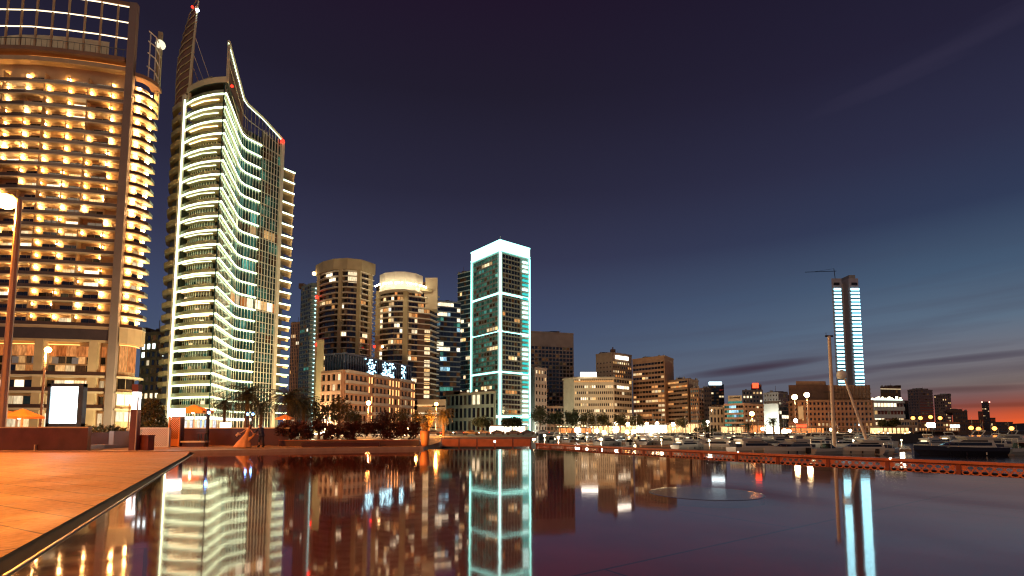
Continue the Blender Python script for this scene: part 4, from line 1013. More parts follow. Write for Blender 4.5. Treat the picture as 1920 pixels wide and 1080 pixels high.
for i, (px, py, Y) in enumerate([(1443, 816, 215), (1430, 807, 240), (1458, 815, 225), (1471, 814, 215), (1480, 811, 235)]):
    lamp(px, py, Y, f'bright quay lamp in the cluster below the floodlit white wall, {ORD[i]} of five', r=.9 if i in (0, 3) else .6, z0=-2.6, kind='quay_lamp', group='quay lamp cluster below the floodlit wall', power=8000 if i in (0, 3) else 0, col=(1, .85, .55))
for i, (px, py, Y) in enumerate([(1558, 808, 235), (1594, 810, 235), (1222, 809, 210), (1248, 811, 215), (1327, 793, 250)]):
    lamp(px, py, Y, ['white lamp just left of the tall boat mast', 'white lamp above the lit boat canopy right of the tall mast', 'warm lamp right of the lamp row on the quay', 'dim lamp over the crowded moored boats', 'blue-white lamp at the end of the promenade hedge'][i], r=.5, z0=-2.6 if i < 4 else 0, kind='quay_lamp', m_=M_globew if i == 4 else M_globe, power=4000, col=(1, .85, .6))
for i, (px, py) in enumerate([(1712, 787), (1726, 787), (1745, 785), (1763, 787)]):
    lamp(px, py, 440, f'orange shore lamp, {ORD[i]} from the left above the blinding white floodlights', r=1.2, m_=M_globef, group='orange shore lamps above the floodlights', pr=.15)
for i, (px, py) in enumerate([(1821, 806), (1835, 808), (1865, 807), (1897, 807)]):
    lamp(px, py, 470, f'orange breakwater lamp, {ORD[i]} from the left at the far right', r=1.5, z0=-4, m_=M_globef, group='orange breakwater lamps', pr=.15)
for px, py, w, h, lb, mm in ((1745, 797, 15, 7, 'blinding white floodlight panel above the big dark yacht', M_globew), (1790, 799, 17, 5, 'long blue-white floodlit screen right of the blinding floodlight', M_bsign)):
    q = at(px, py, 300); t = thing('floodlight', lb, 'floodlight', (q.x, 300, -3))
    MB().box(q.x-w*.31/2, q.x+w*.31/2, 299.6, 300, q.z-h*.31/2, q.z+h*.31/2).build('light_panel', mm, t)
    for s in (-1, 1): MB().tube([(q.x+s*w*.12, 300, -3), (q.x+s*w*.12, 300, q.z)], .12, 5).build('post', M_metal, t)

# lit restaurants and pavilions along the quay
def pavilion(x0, x1, y0, Y, label, mm, roofm=M_brown, posts=5, z0=0):
    a, c = XP(x0, Y), XP(x1, Y); z = max(ZP(y0, Y), z0+2.8)
    t = thing('waterfront_pavilion', label, 'restaurant', ((a+c)/2, Y, z0), 0, 'waterfront restaurants')
    MB().box(a, c, Y, Y+6, z0, z-.5).build('interior', mm, t)
    MB().box(a-.8, c+.8, Y-2.5, Y+6.5, z-.5, z).build('roof', roofm, t)
    for i in range(posts):
        x = a+(c-a)*i/(posts-1); MB().box(x-.14, x+.14, Y-2.3, Y-2.05, z0, z-.5).build('post', roofm, t)
    MB().box(a, c, Y-2.4, Y-2.3, z0+.9, z0+1.05).build('counter', roofm, t)
M_rest = emat('restaurant_interior', (1, .6, .25), 1.7, True, .0, .9)
M_restw = emat('restaurant_interior_white', (1, .9, .65), 4.2, True, .0, .6)
M_resto = emat('restaurant_interior_orange', (1, .3, .08), 1.2, True, 0, .9)
pavilion(918, 985, 797, 215, 'blinding white glass pavilion under trees at the foot of the cyan outlined tower', M_restw, posts=6)
pavilion(1050, 1108, 803, 260, 'low pavilion with red glowing roof edge left of the lamp row', M_resto, posts=6)
pavilion(1112, 1148, 797, 262, 'warm lit restaurant terrace below the left half of the cream hotel', M_rest)
pavilion(1152, 1192, 796, 264, 'amber lit restaurant below the right half of the cream hotel', M_rest)
pavilion(1198, 1250, 795, 262, 'long warm restaurant below the brightly lit slab tower', M_restw, posts=7)
pavilion(1256, 1310, 793, 262, 'bright golden restaurant below the striped brown block', M_rest, posts=7)
pavilion(1362, 1394, 799, 250, 'small golden kiosk at the foot of the white bank building', M_rest)
pavilion(1400, 1432, 796, 262, 'orange lit pavilion with twin pale pillars right of the bank', M_resto)
pavilion(1478, 1545, 803, 262, 'dim restaurant terrace at the foot of the brown waterfront block', M_resto, posts=8)
pavilion(1582, 1605, 812, 200, 'yellow lit pontoon cabin under a pale canopy', M_rest, M_pale, z0=-2.6)
pavilion(1650, 1705, 802, 215, 'long yellow lit quay shed at the right end of the quay', M_rest, posts=8)
b = thing('hedge', 'clipped dark hedge on the promenade before the striped brown block', 'hedge', (XP(1322, 240), 240, 0))

for i, (x0, x1, py, Y, lb) in enumerate(((1004, 1480, 813.5, 226, 'long string of small warm bulbs along the quay edge under the lamp row'), (1046, 1200, 800, 259, 'string of warm bulbs over the restaurants below the cream hotel'), (1640, 1705, 812, 200, 'string of yellow bulbs on the quay right of the leaning spar'))):
    t = thing('string_lights', lb, 'string lights', (XP(x0, Y), Y, ZPZ(py, Y)), 0, 'strings of bulbs'); sb_ = MB(); w = MB(); xa, xb = XP(x0, Y), XP(x1, Y); k_ = int((xb-xa)/1.5)
    for k in range(k_+1):
        x = xa+(xb-xa)*k/k_; z = ZPZ(py, Y)+.35*math.sin(k*.9)+rnd.uniform(-.2, .2); sb_.ball((x, Y, z), rnd.choice((.12, .16, .24)), 6, 4)
        if k % 6 == 0: w.tube([(x, Y+.1, -2.6 if i != 1 else 0), (x, Y+.1, z)], .05, 4)
    o = sb_.build('bulbs', emat('string_bulb_glow', (1, .68, .34), 14, False), t); o['kind'] = 'stuff'; w.build('poles', M_metal, t)['kind'] = 'stuff'
# leaf builders
def leaves(mb, c, rad, n, size, squash=1, shell=.55, seed=0):
    r = random.Random(seed)
    for _ in range(n):
        v = Vector((r.gauss(0, 1), r.gauss(0, 1), r.gauss(0, 1))); v.normalize()
        k = shell+(1-shell)*r.random(); p = Vector(c)+Vector((v.x*rad[0], v.y*rad[1], v.z*rad[2]))*k
        a = Vector((r.gauss(0, 1), r.gauss(0, 1), r.gauss(0, .7))).normalized(); b_ = a.cross(Vector((r.random(), r.random(), 1))).normalized()
        s = size*(.6+.8*r.random()); mb.add([p-a*s, p+b_*s*.5, p+a*s, p-b_*s*.5], [(0, 1, 2, 3)])
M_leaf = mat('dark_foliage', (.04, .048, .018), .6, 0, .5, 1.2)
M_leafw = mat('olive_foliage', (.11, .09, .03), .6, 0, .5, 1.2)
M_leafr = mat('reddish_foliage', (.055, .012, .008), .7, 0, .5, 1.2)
M_trunk = mat('bark', (.16, .1, .06), .9, 0, .3, 3, .3)
b_ = MB(); 
for i in range(14): leaves(b_, (XP(1303+i*2.9, 240), 240, 1.3+.2*math.sin(i)), (1.0, 1.2, 1.3), 110, .3, seed=i)
b_.build('foliage', M_leaf, b)

def tree(px, ytop, Y, wpx, label, m_=None, seed=1, z0=0, group=None, trunk_frac=.35):
    x = XP(px, Y); h = ZP(ytop, Y)-z0; w = wpx/960*Y/2
    t = thing('tree', label, 'tree', (x, Y, z0), 0, group); r = random.Random(seed*31+int(px))
    tr = MB(); top = Vector((x+.05*w, Y, z0+h*.55)); tr.tube([(x, Y, z0), (x+.04*w, Y, z0+h*.3), top], [h*.035, h*.028, h*.018], 7)
    cr = MB(); n = 11
    for i in range(n):
        a = i*2.4; rr = w*(.25+.45*r.random()); cz = z0+h*(trunk_frac+.12+(1-trunk_frac-.28)*((i+.5)/n)); sc = 1-.35*abs((i+.5)/n-.4)
        c = (x+rr*math.cos(a)*sc, Y+rr*math.sin(a)*sc, cz); tr.tube([(x+.04*w, Y, z0+h*(.3+.02*i)), c], [h*.012, h*.004], 4)
        leaves(cr, c, (w*.45*r.uniform(.8, 1.15), w*.45, h*.17*r.uniform(.8, 1.2)), 130, max(.16, w*.085), seed=seed*100+i, shell=.3)
    tr.build('trunk', M_trunk, t); cr.build('crown', m_ or M_leaf, t)
    return t
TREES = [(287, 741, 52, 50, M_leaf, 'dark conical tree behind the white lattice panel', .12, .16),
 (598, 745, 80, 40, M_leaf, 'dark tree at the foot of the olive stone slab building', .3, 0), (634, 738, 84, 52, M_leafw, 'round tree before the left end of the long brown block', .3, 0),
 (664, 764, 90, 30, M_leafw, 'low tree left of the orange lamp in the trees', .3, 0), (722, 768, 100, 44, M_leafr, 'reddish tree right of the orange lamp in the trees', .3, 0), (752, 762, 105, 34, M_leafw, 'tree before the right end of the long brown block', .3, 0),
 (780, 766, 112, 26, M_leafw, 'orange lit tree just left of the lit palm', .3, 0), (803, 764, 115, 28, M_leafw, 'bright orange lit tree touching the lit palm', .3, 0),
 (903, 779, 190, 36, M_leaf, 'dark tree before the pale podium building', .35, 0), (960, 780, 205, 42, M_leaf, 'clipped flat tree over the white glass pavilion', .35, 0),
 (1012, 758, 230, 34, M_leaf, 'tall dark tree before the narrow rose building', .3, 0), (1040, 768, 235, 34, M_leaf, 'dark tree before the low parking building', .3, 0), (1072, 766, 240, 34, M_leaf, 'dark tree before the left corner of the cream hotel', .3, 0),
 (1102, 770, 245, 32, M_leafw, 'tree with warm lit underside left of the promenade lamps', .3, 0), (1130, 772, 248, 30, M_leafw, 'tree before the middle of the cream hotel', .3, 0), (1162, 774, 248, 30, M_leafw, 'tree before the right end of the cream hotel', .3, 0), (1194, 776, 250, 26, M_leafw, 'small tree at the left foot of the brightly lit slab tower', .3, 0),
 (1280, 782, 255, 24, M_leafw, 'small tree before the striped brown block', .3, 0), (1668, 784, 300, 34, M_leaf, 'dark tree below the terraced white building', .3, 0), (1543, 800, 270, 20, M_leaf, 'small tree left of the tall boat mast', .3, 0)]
for i, (px, yt, Y, w, m_, lb, tf, z0) in enumerate(TREES): tree(px, yt, Y, w*(1.25 if Y > 150 else 1.1), lb, m_, i+1, z0=z0, group='waterfront trees' if Y > 60 else None, trunk_frac=tf)

def palm(px, ytop, Y, label, scale=1.0, m_=None, z0=0, seed=3):
    x = XP(px, Y); h = ZP(ytop, Y)-z0; t = thing('palm_tree', label, 'palm', (x, Y, z0), 0, 'palm trees'); r = random.Random(seed+int(px))
    L = 3.1*scale; zc = z0+h-L*.45
    MB().tube([(x, Y, z0), (x+.1, Y, z0+h*.4), (x, Y, zc)], [.36*scale, .26*scale, .22*scale], 8).build('trunk', M_trunk, t)
    cr = MB()
    for i in range(46):
        a = i*2.399; up = .95-1.5*(i/46); d = Vector((math.cos(a), math.sin(a), 0)); p = Vector((x, Y, zc)); pts = [p.copy()]; ll = L*r.uniform(.85, 1.1)
        for s in range(9):
            ang = up*1.2-s*.17; p = p+(d*math.cos(ang)+Vector((0, 0, math.sin(ang))))*ll/9; pts.append(p.copy())
        sd = d.cross(Vector((0, 0, 1)))
        cr.tube(pts, .025*scale, 3, False)
        for s in range(1, 10):
            for sg in (-1, 1):
                for e_ in (0, .5):
                    q = pts[s]+(pts[s-1]-pts[s])*e_; w = (.55*math.sin(math.pi*min(1, (s+.8)/10.5))+.1)*scale
                    tip = q+sd*sg*w+Vector((0, 0, -.35*w))+(pts[s]-pts[s-1])*.9; cr.add([q-(pts[s]-pts[s-1])*.14, q+(pts[s]-pts[s-1])*.14, tip], [(0, 1, 2)])
    cr.build('crown', m_ or M_leaf, t); return t
palm(461, 717, 76, 'tallest dark palm before the sail tower', 1.25)
palm(419, 742, 96, 'smaller dark palm left of the tallest palm', 1.0)
palm(488, 748, 100, 'small dark palm right of the tallest palm', 1.0)
palm(539, 724, 70, 'dark palm before the right edge of the sail tower', 1.15)
palm(567, 740, 84, 'palm with a red lit trunk before the teal tower', 1.1)
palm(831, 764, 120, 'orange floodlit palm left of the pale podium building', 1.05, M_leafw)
palm(1402, 791, 240, 'small palm before the orange wall of the bank', 1.2)
palm(1450, 781, 240, 'small palm before the floodlit white wall', 1.4)
palm(1317, 785, 262, 'small palm at the right end of the golden restaurant', 1.2)
l = bpy.data.lights.new('bulb', 'POINT'); l.energy = 9000; l.color = (1, .3, .04)
t = thing('ground_spotlight', 'small spotlight at the foot of the orange palm', 'spotlight', (XP(826, 112), 112, 0)); MB().lathe([(.2, 0), (.25, .3)], (XP(826, 112), 112, 0), 8).build('housing', M_metal, t)
MB().lathe([(.18, .3), (.18, .33)], (XP(826, 112), 112, 0), 8).build('lens', M_globeo, t)
o = bpy.data.objects.new('bulb', l); C.objects.link(o); o.parent = t; o.matrix_parent_inverse = ROOTM[t.name].inverted(); o.location = (XP(822, 113), 113.5, 2.2)
# unseen fill lights added at building feet to brighten the facades
for px, Y, yy, lb, pw, cc in ((1449, 390, 395, 'ground floodlight washing the pale end wall', 26000, (.9, 1, .9)), (1000, 378, 396, 'ground floodlight washing the narrow rose building', 12000, (.7, 1, .9)), (640, 150, 206, 'ground floodlight washing the long brown block', 26000, (1, .5, .22)), (745, 160, 262, 'ground floodlight washing the drum crowned tower', 85000, (1, .6, .28)),
                          (1110, 340, 395, 'ground floodlight washing the cream hotel', 42000, (1, .7, .42)), (1225, 350, 405, 'ground floodlight washing the brightly lit slab tower', 26000, (1, .5, .22)), (1570, 290, 330, 'ground floodlight washing the brown waterfront block', 20000, (1, .42, .15)), (880, 270, 305, 'ground floodlight washing the pale podium building', 9000, (.8, 1, .75)),
                          (1045, 420, 480, 'ground floodlight washing the dark slab tower', 9000, (1, .6, .4)), (60, 95, 130, 'ground floodlight washing the hotel podium', 22000, (1, .6, .3)), (590, 200, 262, 'ground floodlight washing the stone crown tower', 85000, (1, .75, .4)), (360, 120, 150, 'ground floodlight washing the sail tower', 16000, (1, .95, .6)), (292, 128, 150, 'ground floodlight between the curved hotel and the sail tower', 22000, (1, .9, .5))):
    x = XP(px, Y); t = thing('ground_floodlight', lb, 'floodlight', (x, Y, 0), 0, 'facade floodlights')
    MB().box(x-.3, x+.3, Y-.2, Y+.2, 0, .25).build('housing', M_metal, t); MB().box(x-.25, x+.25, Y-.15, Y+.15, .25, .28).build('lens', M_globe, t)
    l = bpy.data.lights.new('bulb', 'POINT'); l.energy = pw; l.color = cc; l.shadow_soft_size = 1
    o = bpy.data.objects.new('bulb', l); C.objects.link(o); o.parent = t; o.matrix_parent_inverse = ROOTM[t.name].inverted(); o.location = (x, Y, 2.5)

# cars on the quay road
def make_car():
    t = thing('parked_car', 'car', 'car', (0, 0, 0))
    prof = [(-2.2, .35), (-2.2, .75), (-1.9, .92), (-1.1, 1.0), (-.5, 1.42), (.7, 1.45), (1.5, 1.02), (2.1, .9), (2.2, .6), (2.2, .35)]
    b = MB(); n = len(prof); vs = [(x, s*.85, z) for s in (-1, 1) for x, z in prof]; b.add(vs, [list(range(n)), list(range(n, 2*n))[::-1]]+[(i, (i+1) % n, (i+1) % n+n, i+n) for i in range(n)])
    b.build('body', mat('car_paint', (.12, .1, .1), .25, .3), t)
    MB().add([(-.95, -.86, 1.0), (-.45, -.86, 1.36), (.65, -.86, 1.38), (1.3, -.86, 1.02)], [(0, 1, 2, 3)]).add([(-.95, .86, 1.0), (-.45, .86, 1.36), (.65, .86, 1.38), (1.3, .86, 1.02)], [(0, 1, 2, 3)]).build('window', M_glass, t)
    for x in (-1.4, 1.4):
        for y in (-.8, .8): MB().tube([(x, y-.1, .33), (x, y+.1, .33)], .33, 12).build('wheel', M_black, t)
    for y in (-.6, .6):
        MB().box(-2.25, -2.18, y-.15, y+.15, .6, .75).build('headlight', emat('headlight_glow', (1, .95, .8), 30), t)
        MB().box(2.18, 2.25, y-.15, y+.15, .65, .8).build('tail_light', emat('tail_light_glow', (1, .03, .01), 12), t)
    return t
car0 = make_car(); ctree = tree_of(car0)
for i, px in enumerate([812, 836, 862, 884, 905, 934, 962, 990, 1016]):
    Y = 148+(i % 3)*6; dup(car0, (XP(px, Y), Y, 0), math.pi*(i % 2)+R(rnd.uniform(-4, 4)), label=f'dark car on the quay road, {ORD[i]} from the left between flower pot and lamp row', group='cars on the quay road', tree=ctree)
park(car0)

# boats
M_hull = mat('white_gelcoat', (.46, .46, .42), .3, 0, .04)
M_hulld = mat('navy_gelcoat', (.02, .022, .035), .2, 0, .04)
M_canv = mat('navy_canvas', (.03, .04, .08), .8)
M_bwin = mat('boat_window', (.01, .01, .012), .08, 0, .1)
M_teak = mat('teak', (.35, .2, .11), .6, 0, .2, 3)
def hull(mb, L, B, H, bow=.42, z0=0):
    sec = []; N = 10
    for i in range(N+1):
        t = i/N; x = -L/2+L*t; w = B/2*(1 if t < .5 else max(.02, 1-((t-.5)/.5)**2.0)); sh = H*(1+bow*max(0, t-.35)**1.5)
        rake = .12*L*(t**6); sec.append([(x+rake, 0, z0-.1), (x+rake*.4, w*.62, z0-.05), (x+rake, w*.95, z0+sh*.55), (x+rake, w, z0+sh), (x+rake, w*.9, z0+sh), (x+rake, -w*.9, z0+sh), (x+rake, -w, z0+sh), (x+rake, -w*.95, z0+sh*.55), (x+rake*.4, -w*.62, z0-.05)])
    vs = [v for s in sec for v in s]; m = 9
    fs = [(i*m+k, i*m+(k+1) % m, (i+1)*m+(k+1) % m, (i+1)*m+k) for i in range(N) for k in range(m)]+[list(range(m)), list(range(N*m, N*m+m))[::-1]]
    mb.add(vs, fs)
def loft(mb, rows):
    """rows of (x0,x1,halfwidth,z): a tapering cabin with raked front"""
    vs = []
    for x0, x1, w, z in rows: vs += [(x0, -w, z), (x1-.25, -w, z), (x1, -w*.45, z), (x1, w*.45, z), (x1-.25, w, z), (x0, w, z)]
    n = 6; fs = [list(range(n)), list(range((len(rows)-1)*n, len(rows)*n))[::-1]]+[(i*n+k, i*n+(k+1) % n, (i+1)*n+(k+1) % n, (i+1)*n+k) for i in range(len(rows)-1) for k in range(n)]
    mb.add(vs, fs)
def motor_yacht(L=13, B=4, dark=False):
    t = thing('motor_yacht', 'yacht', 'yacht', (0, 0, 0)); H = L*.115; hm = M_hulld if dark else M_hull
    b = MB(); hull(b, L, B, H); b.build('hull', hm, t, False)
    b = MB(); loft(b, [(-L*.36, L*.28, B*.40, H), (-L*.34, L*.16, B*.38, H+L*.055), (-L*.33, L*.06, B*.34, H+L*.105)]); b.build('cabin', M_hull, t)
    b = MB(); loft(b, [(-L*.30, L*.235, B*.408, H+L*.025), (-L*.30, L*.145, B*.392, H+L*.068)]); b.build('window_band', M_bwin, t)
    b = MB(); loft(b, [(-L*.26, L*.10, B*.372, H+L*.078), (-L*.26, L*.055, B*.352, H+L*.098)]); b.build('window_band', M_bwin, t)
    b = MB(); loft(b, [(-L*.36, L*.0, B*.36, H+L*.107), (-L*.36, L*.03, B*.38, H+L*.135), (-L*.2, L*.035, B*.38, H+L*.15)]); b.build('flybridge', M_hull, t)
    b = MB()
    for s in (-1, 1): b.tube([(-L*.16, s*B*.36, H+L*.13), (-L*.24, s*B*.34, H+L*.23)], .12, 5)
    b.tube([(-L*.24, -B*.34, H+L*.23), (-L*.24, B*.34, H+L*.23)], .16, 5); b.tube([(-L*.24, 0, H+L*.23), (-L*.26, 0, H+L*.33)], .04, 4); b.build('radar_arch', M_hull, t)
    b = MB()
    for s in (-1, 1):
        b.tube([(L*.1, s*B*.42, H*1.1+.6), (L*.35, s*B*.26, H*1.25+.62), (L*.52, 0, H*1.35+.65)], .025, 4)
        for x in (.12, .22, .32, .42): b.tube([(L*x, s*B*(.42-(x-.1)*.8), H*1.05), (L*x, s*B*(.42-(x-.1)*.8), H*1.1+.62)], .02, 4)
    b.build('bow_rail', M_steel, t)
    MB().box(-L*.56, -L*.49, -B*.42, B*.42, .15, .3).build('swim_platform', M_teak, t)
    for x in (-.2, .05, .25):
        for s in (-1, 1): MB().tube([(L*x, s*B*.53, .25), (L*x, s*B*.53, .85)], .13, 6).build('fender', M_bwin if x > 0 else M_pale, t)
    MB().box(-L*.46, -L*.36, -B*.33, B*.33, H+.1, H+.75).build('cockpit_seat', M_canv, t)
    MB().box(-L*.37, -L*.362, -B*.2, B*.2, H+.35, H+1.1).build('cabin_light', emat('cabin_glow', (1, .75, .45), 2.5, False), t)
    b = MB(); b.tube([(-L*.2, -B*.3, H+L*.15), (-L*.2, -B*.3, H+L*.42)], .025, 3); b.tube([(-L*.22, B*.3, H+L*.15), (-L*.22, B*.3, H+L*.36)], .02, 3); b.build('antenna', M_pale, t)
    return t
def speedboat():
    t = thing('speedboat', 'speedboat', 'boat', (0, 0, 0)); L, B, H = 7.5, 2.5, .95
    b = MB(); hull(b, L, B, H); b.build('hull', M_hull, t)
    b = MB(); loft(b, [(-L*.05, L*.18, B*.36, H), (-L*.02, L*.06, B*.3, H+.75)]); b.build('windscreen', M_bwin, t)
    b = MB(); b.box(-L*.3, 0, -B*.4, B*.4, H+1.25, H+1.35)
    for x in (-L*.29, -L*.02):
        for y in (-B*.38, B*.38): b.tube([(x, y, H), (x, y, H+1.26)], .035, 4)
    b.build('canopy', M_pale, t)
    MB().box(-L*.56, -L*.5, -.3, .3, .2, 1.1).build('outboard_motor', M_black, t); return t
def sailboat():
    t = thing('sailboat', 'sailboat', 'boat', (0, 0, 0)); L, B, H = 11, 3.2, 1.2
    b = MB(); hull(b, L, B, H); b.build('hull', M_hull, t)
    b = MB(); loft(b, [(-L*.15, L*.2, B*.3, H), (-L*.15, L*.12, B*.26, H+.5)]); b.build('cabin', M_hull, t)
    MB().tube([(L*.08, 0, H), (L*.08, 0, H+11.5)], [.1, .06], 6).build('mast', M_pale, t)
    MB().tube([(L*.08, 0, H+1.2), (-L*.35, 0, H+1.15)], .13, 6).build('boom', M_pale, t)
    MB().tube([(L*.5, 0, H*1.3), (L*.08, 0, H+11.4)], .02, 3).tube([(-L*.48, 0, H), (L*.08, 0, H+11.4)], .02, 3).build('rigging', M_steel, t); return t
def OR2(i): return ORD[i] if i < 20 else 'twenty-'+ORD[i-20]
protos = {'y': motor_yacht(), 'd': motor_yacht(17, 4.8, True), 's': speedboat(), 'm': sailboat()}
trees_ = {k: tree_of(v) for k, v in protos.items()}
names = {'y': 'white motor yacht', 'd': 'long dark-hulled yacht', 's': 'small white speedboat with canopy', 'm': 'white sailboat with bare mast'}
rows_ = [(205, [(1028+int(k*15.3), 'sym'[(k*7) % 3], 60+(k*37) % 70, .8+.05*(k % 4)) for k in range(38)], 'against the quay wall'),
 (97, [(1420, 'y', 8, 1.0), (1482, 'y', 200, .95), (1548, 's', 20, 1.2), (1612, 'y', 172, .9), (1662, 's', 30, 1)], 'in the row nearest the railing'),
 (92, [(1802, 'd', 172, .78), (1912, 's', 15, 1.35)], 'at the far right just beyond the railing'),
 (120, [(1290, 'y', 30, .8), (1338, 'y', 150, .85), (1386, 's', 60, 1.1), (1440, 'y', 12, .95), (1515, 'y', 200, 1), (1585, 'y', 165, .9), (1640, 'y', 10, .9), (1845, 'y', 170, .95), (1750, 'y', 20, .9)], 'in the second row behind the railing'),
 (148, [(1140, 'y', 40, .8), (1180, 's', 80, 1.1), (1212, 'y', 60, .8), (1250, 'y', 120, .85), (1282, 's', 80, 1.2), (1310, 'm', 95, 1), (1345, 'y', 70, .9), (1385, 'y', 110, .9), (1425, 's', 60, 1.2), (1465, 'y', 15, .9), (1530, 'y', 170, .9), (1600, 's', 20, 1.3), (1640, 'y', 185, .9), (1790, 'y', 15, .9), (1880, 'y', 175, 1)], 'in the third row across the basin'),
 (178, [(1035, 's', 70, 1.2), (1062, 'y', 80, .7), (1090, 's', 100, 1.2), (1118, 'm', 85, .9), (1146, 'y', 80, .75), (1172, 'y', 100, .75), (1200, 's', 80, 1.3), (1226, 'm', 92, .9), (1250, 'y', 75, .8), (1278, 'y', 100, .8), (1306, 's', 85, 1.3), (1332, 'm', 80, 1), (1358, 'y', 90, .8), (1390, 'y', 70, .8), (1420, 'y', 100, .8), (1460, 's', 60, 1.3), (1500, 'y', 20, .9), (1560, 'm', 160, .9), (1622, 'y', 10, .8)], 'in the farthest row')]
for Y, L_, where in rows_:
    cnt = {}
    for px, k, rot, sc_k in L_: cnt.setdefault(k, []).append(px)
    for px, k, rot, sc_k in L_:
        i = sorted(cnt[k]).index(px); w = (OR2(i)+' from the left ') if len(cnt[k]) > 1 else ''
        Yj = Y+rnd.uniform(-2, 2)
        dup(protos[k], (XP(px, Yj), Yj, -3), R(rot), scale=sc_k*(.85 if Y < 130 and k == 'y' else .95), label=f'{names[k]}, {w}{where}', group='boats moored in the marina', tree=trees_[k])
for v in protos.values(): park(v)
# pontoons between the rows
for i, (Y, x0, x1) in enumerate([(108, 1380, 1700), (134, 1200, 1680), (163, 1040, 1680), (192, 1010, 1640)]):
    o = MB().box(XP(x0, Y), XP(x1, Y), Y-1, Y+1, -2.95, -2.5).build('pontoon', M_teak); tag(o, ['floating wooden pontoon nearest the railing', 'floating wooden pontoon behind the second boat row', 'floating wooden pontoon behind the third boat row', 'floating wooden pontoon along the farthest boats'][i], 'pontoon', 'marina pontoons')
# tall mast and leaning spar
q = at(1565, 840, 103); zt = ZP(630, 103)
t = thing('boat_mast', 'tall pale bare mast rising between the boats left of the cyan skyscraper', 'mast', (q.x, 103, -3))
MB().tube([(q.x, 103, -2.2), (q.x, 103, zt)], [.36, .3], 12).build('mast', mat('cream_spar', (.6, .45, .32), .5), t)
MB().box(q.x-.8, q.x+.8, 102.9, 103.1, zt-.2, zt+.15).tube([(q.x-.6, 103, zt), (q.x-.6, 103, zt+.7)], .05, 4).build('masthead', M_metal, t)
z = ZP(735, 103); MB().tube([(q.x-1.6, 103, z), (q.x+1.6, 103, z)], .08, 5).build('spreader', M_metal, t)
MB().ribbon([(q.x-1.4, 103), (q.x+1.4, 103)], -2, 2, -3, -2.2).build('base', M_hull, t)
a_, c_ = at(1582, 706, 104), at(1636, 856, 98)
t = thing('leaning_spar', 'leaning pale spar topped by a white radar dome right of the tall mast', 'spar', (c_.x, 98, -3))
MB().tube([a_, c_, (c_.x+.8, 97.6, -2.4)], [.18, .3, .3], 8).build('spar', mat('cream_spar', (.6, .45, .32), .5), t)
MB().lathe([(.2, 0), (.85, .25), (.95, 1.2), (.6, 1.8), (.1, 2.0)], (a_.x-.4, a_.y, a_.z-.6), 14).build('radar_dome', M_white, t, True)
MB().ribbon([(c_.x, 97.5), (c_.x+1.8, 97.5)], -1, 1, -3, -2.3).build('base', M_hull, t)

# ------------------------------------------------------------------ pool railing with round-hole panels
M_rred = mat('orange_red_steel', (.40, .13, .06), .45, .1, .15, 2, .2)
M_rdk = mat('dark_red_steel', (.16, .035, .02), .5, .1, .2, 2)
RT = thing('railing', 'low orange-red railing of round-hole panels along the right pool edge', 'railing', (rights[2].x, rights[2].y, 0))
line = [far[3]+Vector((.25, .15, 0))]+[r_.copy() for r_ in rights]
pts2 = [Vector((v.x, v.y))*RS for v in line]; ZB, ZT = -.62, .12
def panel(A, B, z0, z1, nx, nz, parent, off=0):
    A, B = Vector(A[:2]), Vector(B[:2]); d = B-A; L = d.length; d /= L; nn = Vector((d.y, -d.x)); b = MB(); cw = L/nx; ch = (z1-z0)/nz; K = 12
    def P(u, z, k=0): p = A+d*u+nn*(off+k); return (p.x, p.y, z)
    for j in range(nz):
        sh = cw*.5*(j % 2); n_c = nx if j % 2 == 0 else nx-1
        if j % 2: b.add([P(0, z0+j*ch), P(sh, z0+j*ch), P(sh, z0+j*ch+ch), P(0, z0+j*ch+ch)], [(0, 1, 2, 3)]); b.add([P(L-sh, z0+j*ch), P(L, z0+j*ch), P(L, z0+j*ch+ch), P(L-sh, z0+j*ch+ch)], [(0, 1, 2, 3)])
        for i in range(n_c):
            cx, cz = sh+cw*(i+.5), z0+ch*(j+.5); vs = []
            for k in range(K):
                a = 2*math.pi*k/K; ca, sa = math.cos(a), math.sin(a); m_ = max(abs(ca), abs(sa))
                vs.append(P(cx+ca/m_*cw/2, cz+sa/m_*ch/2)); vs.append(P(cx+ca*cw*.34, cz+sa*ch*.37))
            b.add(vs, [(2*k, 2*((k+1) % K), 2*((k+1) % K)+1, 2*k+1) for k in range(K)])
    b.build('panel', M_rred, parent)
seg = 2.66
pl = walk(pts2, seg, .05)
for i in range(len(pl)-1):
    a, c_ = pl[i][0], pl[i+1][0]; d = (c_-a).normalized(); nn = Vector((d.y, -d.x))
    MB().obox(a-d*.08, a+d*.08, -.06, .06, ZB, ZT-.06).build('post', M_rdk, RT)
    panel(a+d*.1, c_-d*.1, -.44, -.04, 8, 2, RT, .02)
MB().ribbon(pts2, -.22, .16, ZT-.09, ZT+.03).build('top_rail', M_rred, RT)
MB().ribbon(pts2, -.05, .05, -.04, ZT-.09).build('under_rail', M_rdk, RT)
MB().ribbon(pts2, -.06, .06, ZB, -.46).build('kerb', M_rdk, RT)
MB().ribbon(pts2, -.9, -.3, -1.1, -.35).build('outer_ledge', M_dstone, RT)
for px, py in ((1388, 857), (1684, 858)):
    k = min(range(len(pl)), key=lambda i: abs((pl[i][0].x/pl[i][0].y)*960+960-px)); q = pl[k][0]
    MB().ball((q.x, q.y-.2, ZT), .06, 8, 6).build('rail_light', M_globe, RT)
RF = thing('railing', 'dark red low railing beyond the far pool edge below the podium building', 'railing', (-3, 56, ZB))
fa, fb = Vector((G(818, 842).x*RS, 43.2*RS)), Vector(((far[3].x+.3)*RS, 43.0*RS)); ff = walk([fa, fb], 1.95, 0)
